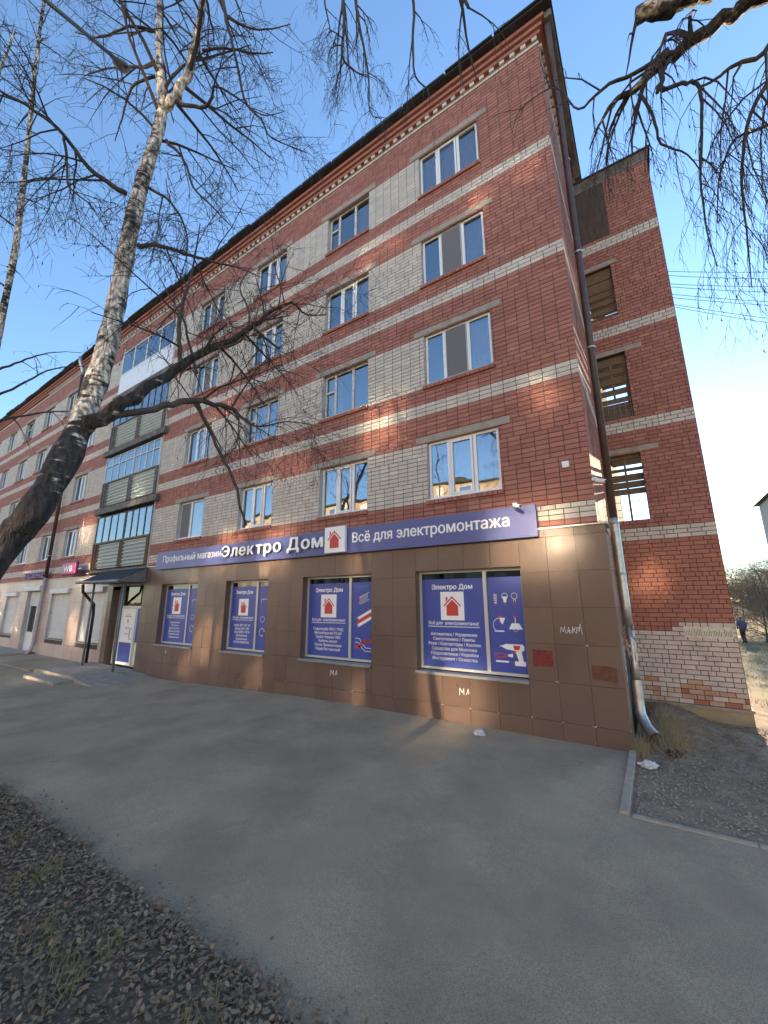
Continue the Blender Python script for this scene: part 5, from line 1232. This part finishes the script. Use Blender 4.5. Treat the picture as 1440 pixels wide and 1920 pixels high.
for k, (x, y, s_) in enumerate(((377, 1787, .014), (326, 1788, .012), (160, 1615, .012), (1147, 1633, .010), (950, 1655, .008), (1201, 1755, .009))):
    q = gnd(x, y); on = x > 450
    b = B(); b.obox((q.x, q.y, q.z+.004 if on else q.z+.035), Vector((.9, .43, 0)), Vector((-.43, .9, 0)), Vector((0, 0, 1)), s_*1.5, s_*.6, .004)
    tag(b.build('litter_scrap', MT['galv']), ('tiny pale scrap at the leaf litter edge, nearest the crumpled paper', 'tiny pale scrap lying in the leaf litter, second from the crumpled paper', 'tiny pale scrap far up the verge edge toward the birch', 'tiny pale scrap on asphalt below the kerb corner', 'tiny pale scrap on asphalt below the right show window', 'tiny pale scrap on asphalt closest to the lower right corner')[k], 'litter', 'litter scraps on the ' + ('asphalt' if on else 'verge'))

# ================================================================== BACKGROUND
# neighbour house on the far right
nh = tag(empty('far_apartment_house', (16.6, 62, -.4)), 'distant pale apartment block with glazed balconies at right edge', 'building'); bpy.context.view_layer.update()
FX = 2.6
b = B(); b.box(13.6+FX, 30+FX, 60, 75, -.6, 16.6); sub(b, 'walls', MT['farwall'], nh)
b = B(); b.poly([(13.0+FX, 59.4, 16.6), (30.5+FX, 59.4, 16.6), (30.5+FX, 67, 19), (14+FX, 67, 19)]); b.poly([(13.0+FX, 59.4, 16.6), (14+FX, 67, 19), (13.0+FX, 75.6, 16.6)]); b.box(13.0+FX, 30.5+FX, 59.4, 75.6, 16.5, 16.62); sub(b, 'roof', MT['roof'], nh)
for k in range(5):
    for j in range(4):
        b = B(); x0 = 14.0+FX+j*3.6; z0 = 1.4+k*2.9; b.box(x0, x0+1.6, 59.94, 60.02, z0+.6, z0+2.0); w_ = sub(b, 'window', MT['pvc'], nh)
        b = B(); b.quad((x0+.12, 59.93, z0+.72), (x0+1.48, 59.93, z0+.72), (x0+1.48, 59.93, z0+1.9), (x0+.12, 59.93, z0+1.9)); o = b.build('pane', MT['shopglass'], w_)
        o.matrix_parent_inverse = Matrix()
    b = B(); z0 = 1.2+k*2.9; b.box(12.6+FX, 13.6+FX, 60.5, 64, z0, z0+1.1); b.cur = 1; b.box(12.65+FX, 13.6+FX, 60.55, 63.95, z0+1.1, z0+2.5); sub(b, 'balcony', [MT['pvc'], MT['glass']], nh)
tmin[0] = .0045
# bare trees and shrubs behind, right
def bush(label, base, h, seed, group, n=9):
    rr = random.Random(seed); base = Vector(base); t = tag(empty('bare_tree', tuple(base)), label, 'tree', group); bpy.context.view_layer.update()
    b = B(); P, Rr = smooth_path([base, base+Vector((.1, 0, h*.3)), base+Vector((rr.uniform(-.4, .4), 0, h*.62))], [.010*h, .007*h, .004*h], 3); b.tube(P, Rr, 8); sub(b, 'trunk', MT['limb'], t, smooth=True)
    tw = B()
    for k in range(n):
        t0 = rr.uniform(.15, .9); i = int(t0*(len(P)-1)); a_ = rr.uniform(0, 6.28); d = Vector((math.cos(a_), math.sin(a_), rr.uniform(.3, 1.2)))
        q = jitter_path(P[i], d, h*rr.uniform(.35, .55), 5, rr, .3, -.02); rs = [Rr[i]*.55*(1-.17*j) for j in range(6)]
        tw.tube(q, rs, 4, cap=False); grow(tw, None, q, rs, rr, 1, 4.2, h*.24, .02, 3, .2)
    sub(tw, 'crown', MT['btwig'], t, kind='stuff')
for k, (x, y, h) in enumerate(((6.7, 30, 6.2), (7.9, 36, 6.8), (8.0, 47, 7.0), (6.0, 23.5, 5.2), (9.6, 44, 8), (7.5, 33, 7.8), (8.9, 40, 8.8), (6.5, 27, 6.4))):
    bush(('bare twiggy tree on the lawn behind the stair tower', 'bare tree with spreading crown right of the walker', 'distant bare tree beyond the walker', 'nearest bare tree at right frame edge', 'tall bare tree in front of the far apartment block', 'high crowned bare tree between the walker and the far block', 'tallest bare tree of the thicket behind the walker', 'thin bare tree just beyond the tower edge')[k], (x, y, groundz(x, y)-.05), h, 60+k, 'bare trees behind the tower', 11)
# snow remnants and path on the lawn
b = B()
for x, y, rx, ry in ((6.2, 22, .5, 3.4), (5.2, 15.5, .25, 1.5), (8.4, 27, .8, 2.5)):
    b.poly([(x+rx*math.cos(a_*.4)*(1+.2*math.sin(a_*3)), y+ry*math.sin(a_*.4)*(1+.2*math.cos(a_*2.3)), groundz(x, y)+.05) for a_ in range(16)])
tag(b.build('snow_remnants', MT['white'], kind='stuff'), 'thin remnants of snow on the yellow lawn', 'snow')
# walker
def person():
    t = tag(empty('person', (5.35, 28.6, groundz(5.35, 28.6))), 'distant person in blue jacket and dark trousers walking on the path', 'person'); bpy.context.view_layer.update()
    me = bpy.data.meshes.new('body'); J = {'pel': (0, 0, .95), 'che': (0, .02, 1.3), 'nek': (0, .02, 1.47), 'hed': (0, .03, 1.60), 'top': (0, .03, 1.72),
         'shl': (-.19, .02, 1.40), 'ell': (-.25, .05, 1.12), 'hal': (-.23, -.08, .90), 'shr': (.19, .02, 1.40), 'elr': (.25, .02, 1.12), 'har': (.24, -.04, .88),
         'hpl': (-.09, 0, .90), 'knl': (-.10, -.10, .50), 'fol': (-.10, .02, .07), 'tol': (-.10, -.12, .04), 'hpr': (.09, 0, .90), 'knr': (.10, .04, .50), 'for': (.10, .16, .09), 'tor': (.10, .02, .04)}
    ks = list(J); E_ = [('pel', 'che'), ('che', 'nek'), ('nek', 'hed'), ('hed', 'top'), ('che', 'shl'), ('shl', 'ell'), ('ell', 'hal'), ('che', 'shr'), ('shr', 'elr'), ('elr', 'har'), ('pel', 'hpl'), ('hpl', 'knl'), ('knl', 'fol'), ('fol', 'tol'), ('pel', 'hpr'), ('hpr', 'knr'), ('knr', 'for'), ('for', 'tor')]
    me.from_pydata([J[k] for k in ks], [(ks.index(a_), ks.index(b_)) for a_, b_ in E_], [])
    o = bpy.data.objects.new('body', me); COL.objects.link(o); o.parent = t
    sk_ = o.modifiers.new('skin', 'SKIN'); rad = dict(pel=.16, che=.17, nek=.06, hed=.1, top=.07, shl=.08, ell=.06, hal=.045, shr=.08, elr=.06, har=.045, hpl=.10, knl=.07, fol=.05, tol=.045, hpr=.10, knr=.07, tor=.045)
    rad['for'] = .05
    for i, k in enumerate(ks): me.skin_vertices[0].data[i].radius = (rad[k], rad[k])
    me.skin_vertices[0].data[0].use_root = True
    ss = o.modifiers.new('sub', 'SUBSURF'); ss.levels = 1; ss.render_levels = 1
    dg = bpy.context.evaluated_depsgraph_get(); m2 = bpy.data.meshes.new_from_object(o.evaluated_get(dg)); o.modifiers.clear(); o.data = m2
    m2.materials.clear()
    for m_ in (MT['jacket'], MT['trousers'], MT['skin'], MT['cable']): m2.materials.append(m_)
    for p_ in m2.polygons:
        z = p_.center.z; p_.material_index = 1 if z < .92 and abs(p_.center.x) < .2 else (2 if z > 1.5 and z < 1.66 and p_.center.y < .03 else (3 if z > 1.52 else 0)); p_.use_smooth = True
    t.rotation_euler = (0, 0, R_(200))
person()

# ================================================================== ACROSS THE STREET (seen in the window panes, lit by the low sun)
oh = tag(empty('opposite_house', (-10, -40, -.4)), 'beige apartment house across the street mirrored in the window panes', 'building'); bpy.context.view_layer.update()
b = B(); b.box(-75, 45, -52, -40, -.5, 17.6); sub(b, 'walls', MT['oppwall'], oh)
b = B(); b.box(-75.4, 45.4, -52.4, -39.5, 17.6, 17.9); sub(b, 'roof', MT['roof'], oh)
wm_ = B(); wm_.box(-.75, .75, -.02, .03, 0, 1.5); wme = wm_.mesh('window', MT['pvc'])
pm_ = B(); pm_.quad((.66, .035, .09), (-.66, .035, .09), (-.66, .035, 1.41), (.66, .035, 1.41)); pme = pm_.mesh('pane', MT['oppglass'])
orr = random.Random(4)
for k in range(6):
    for j in range(33):
        o = bpy.data.objects.new('window', wme); COL.objects.link(o); o.location = (-72+3.4*j+10, .0, 1.2+2.85*k+.4); o.parent = oh; 
        p_ = bpy.data.objects.new('pane', pme); COL.objects.link(p_); p_.parent = o; p_.rotation_euler = (R_(orr.gauss(0, .35)), 0, R_(orr.gauss(0, .5))) if k > 2 and orr.random() < (0, 0, 0, .6, .5, .35, .15)[k] else (R_(4), 0, R_(orr.choice((-5, 6))))
        if (k, j) == (4, 20): p_.rotation_euler = (0, 0, R_(.6))
tmin[0] = .006
for k, (x, y, h) in enumerate(((-9.5, -13.5, 12), (-3.0, -16.0, 13), (4.5, -14.5, 12), (-17, -14.0, 12))):
    simple_birch('bare birch %s across the pavement, mirrored in the panes' % ('opposite the second show window', 'opposite the right show window', 'opposite the gable corner', 'opposite the shop entrance')[k], (x, y, -.4), (x+.6, y+.4, h), .14, 80+k, 14, 3.2, 1.5, maxl=2, lim=3.4)
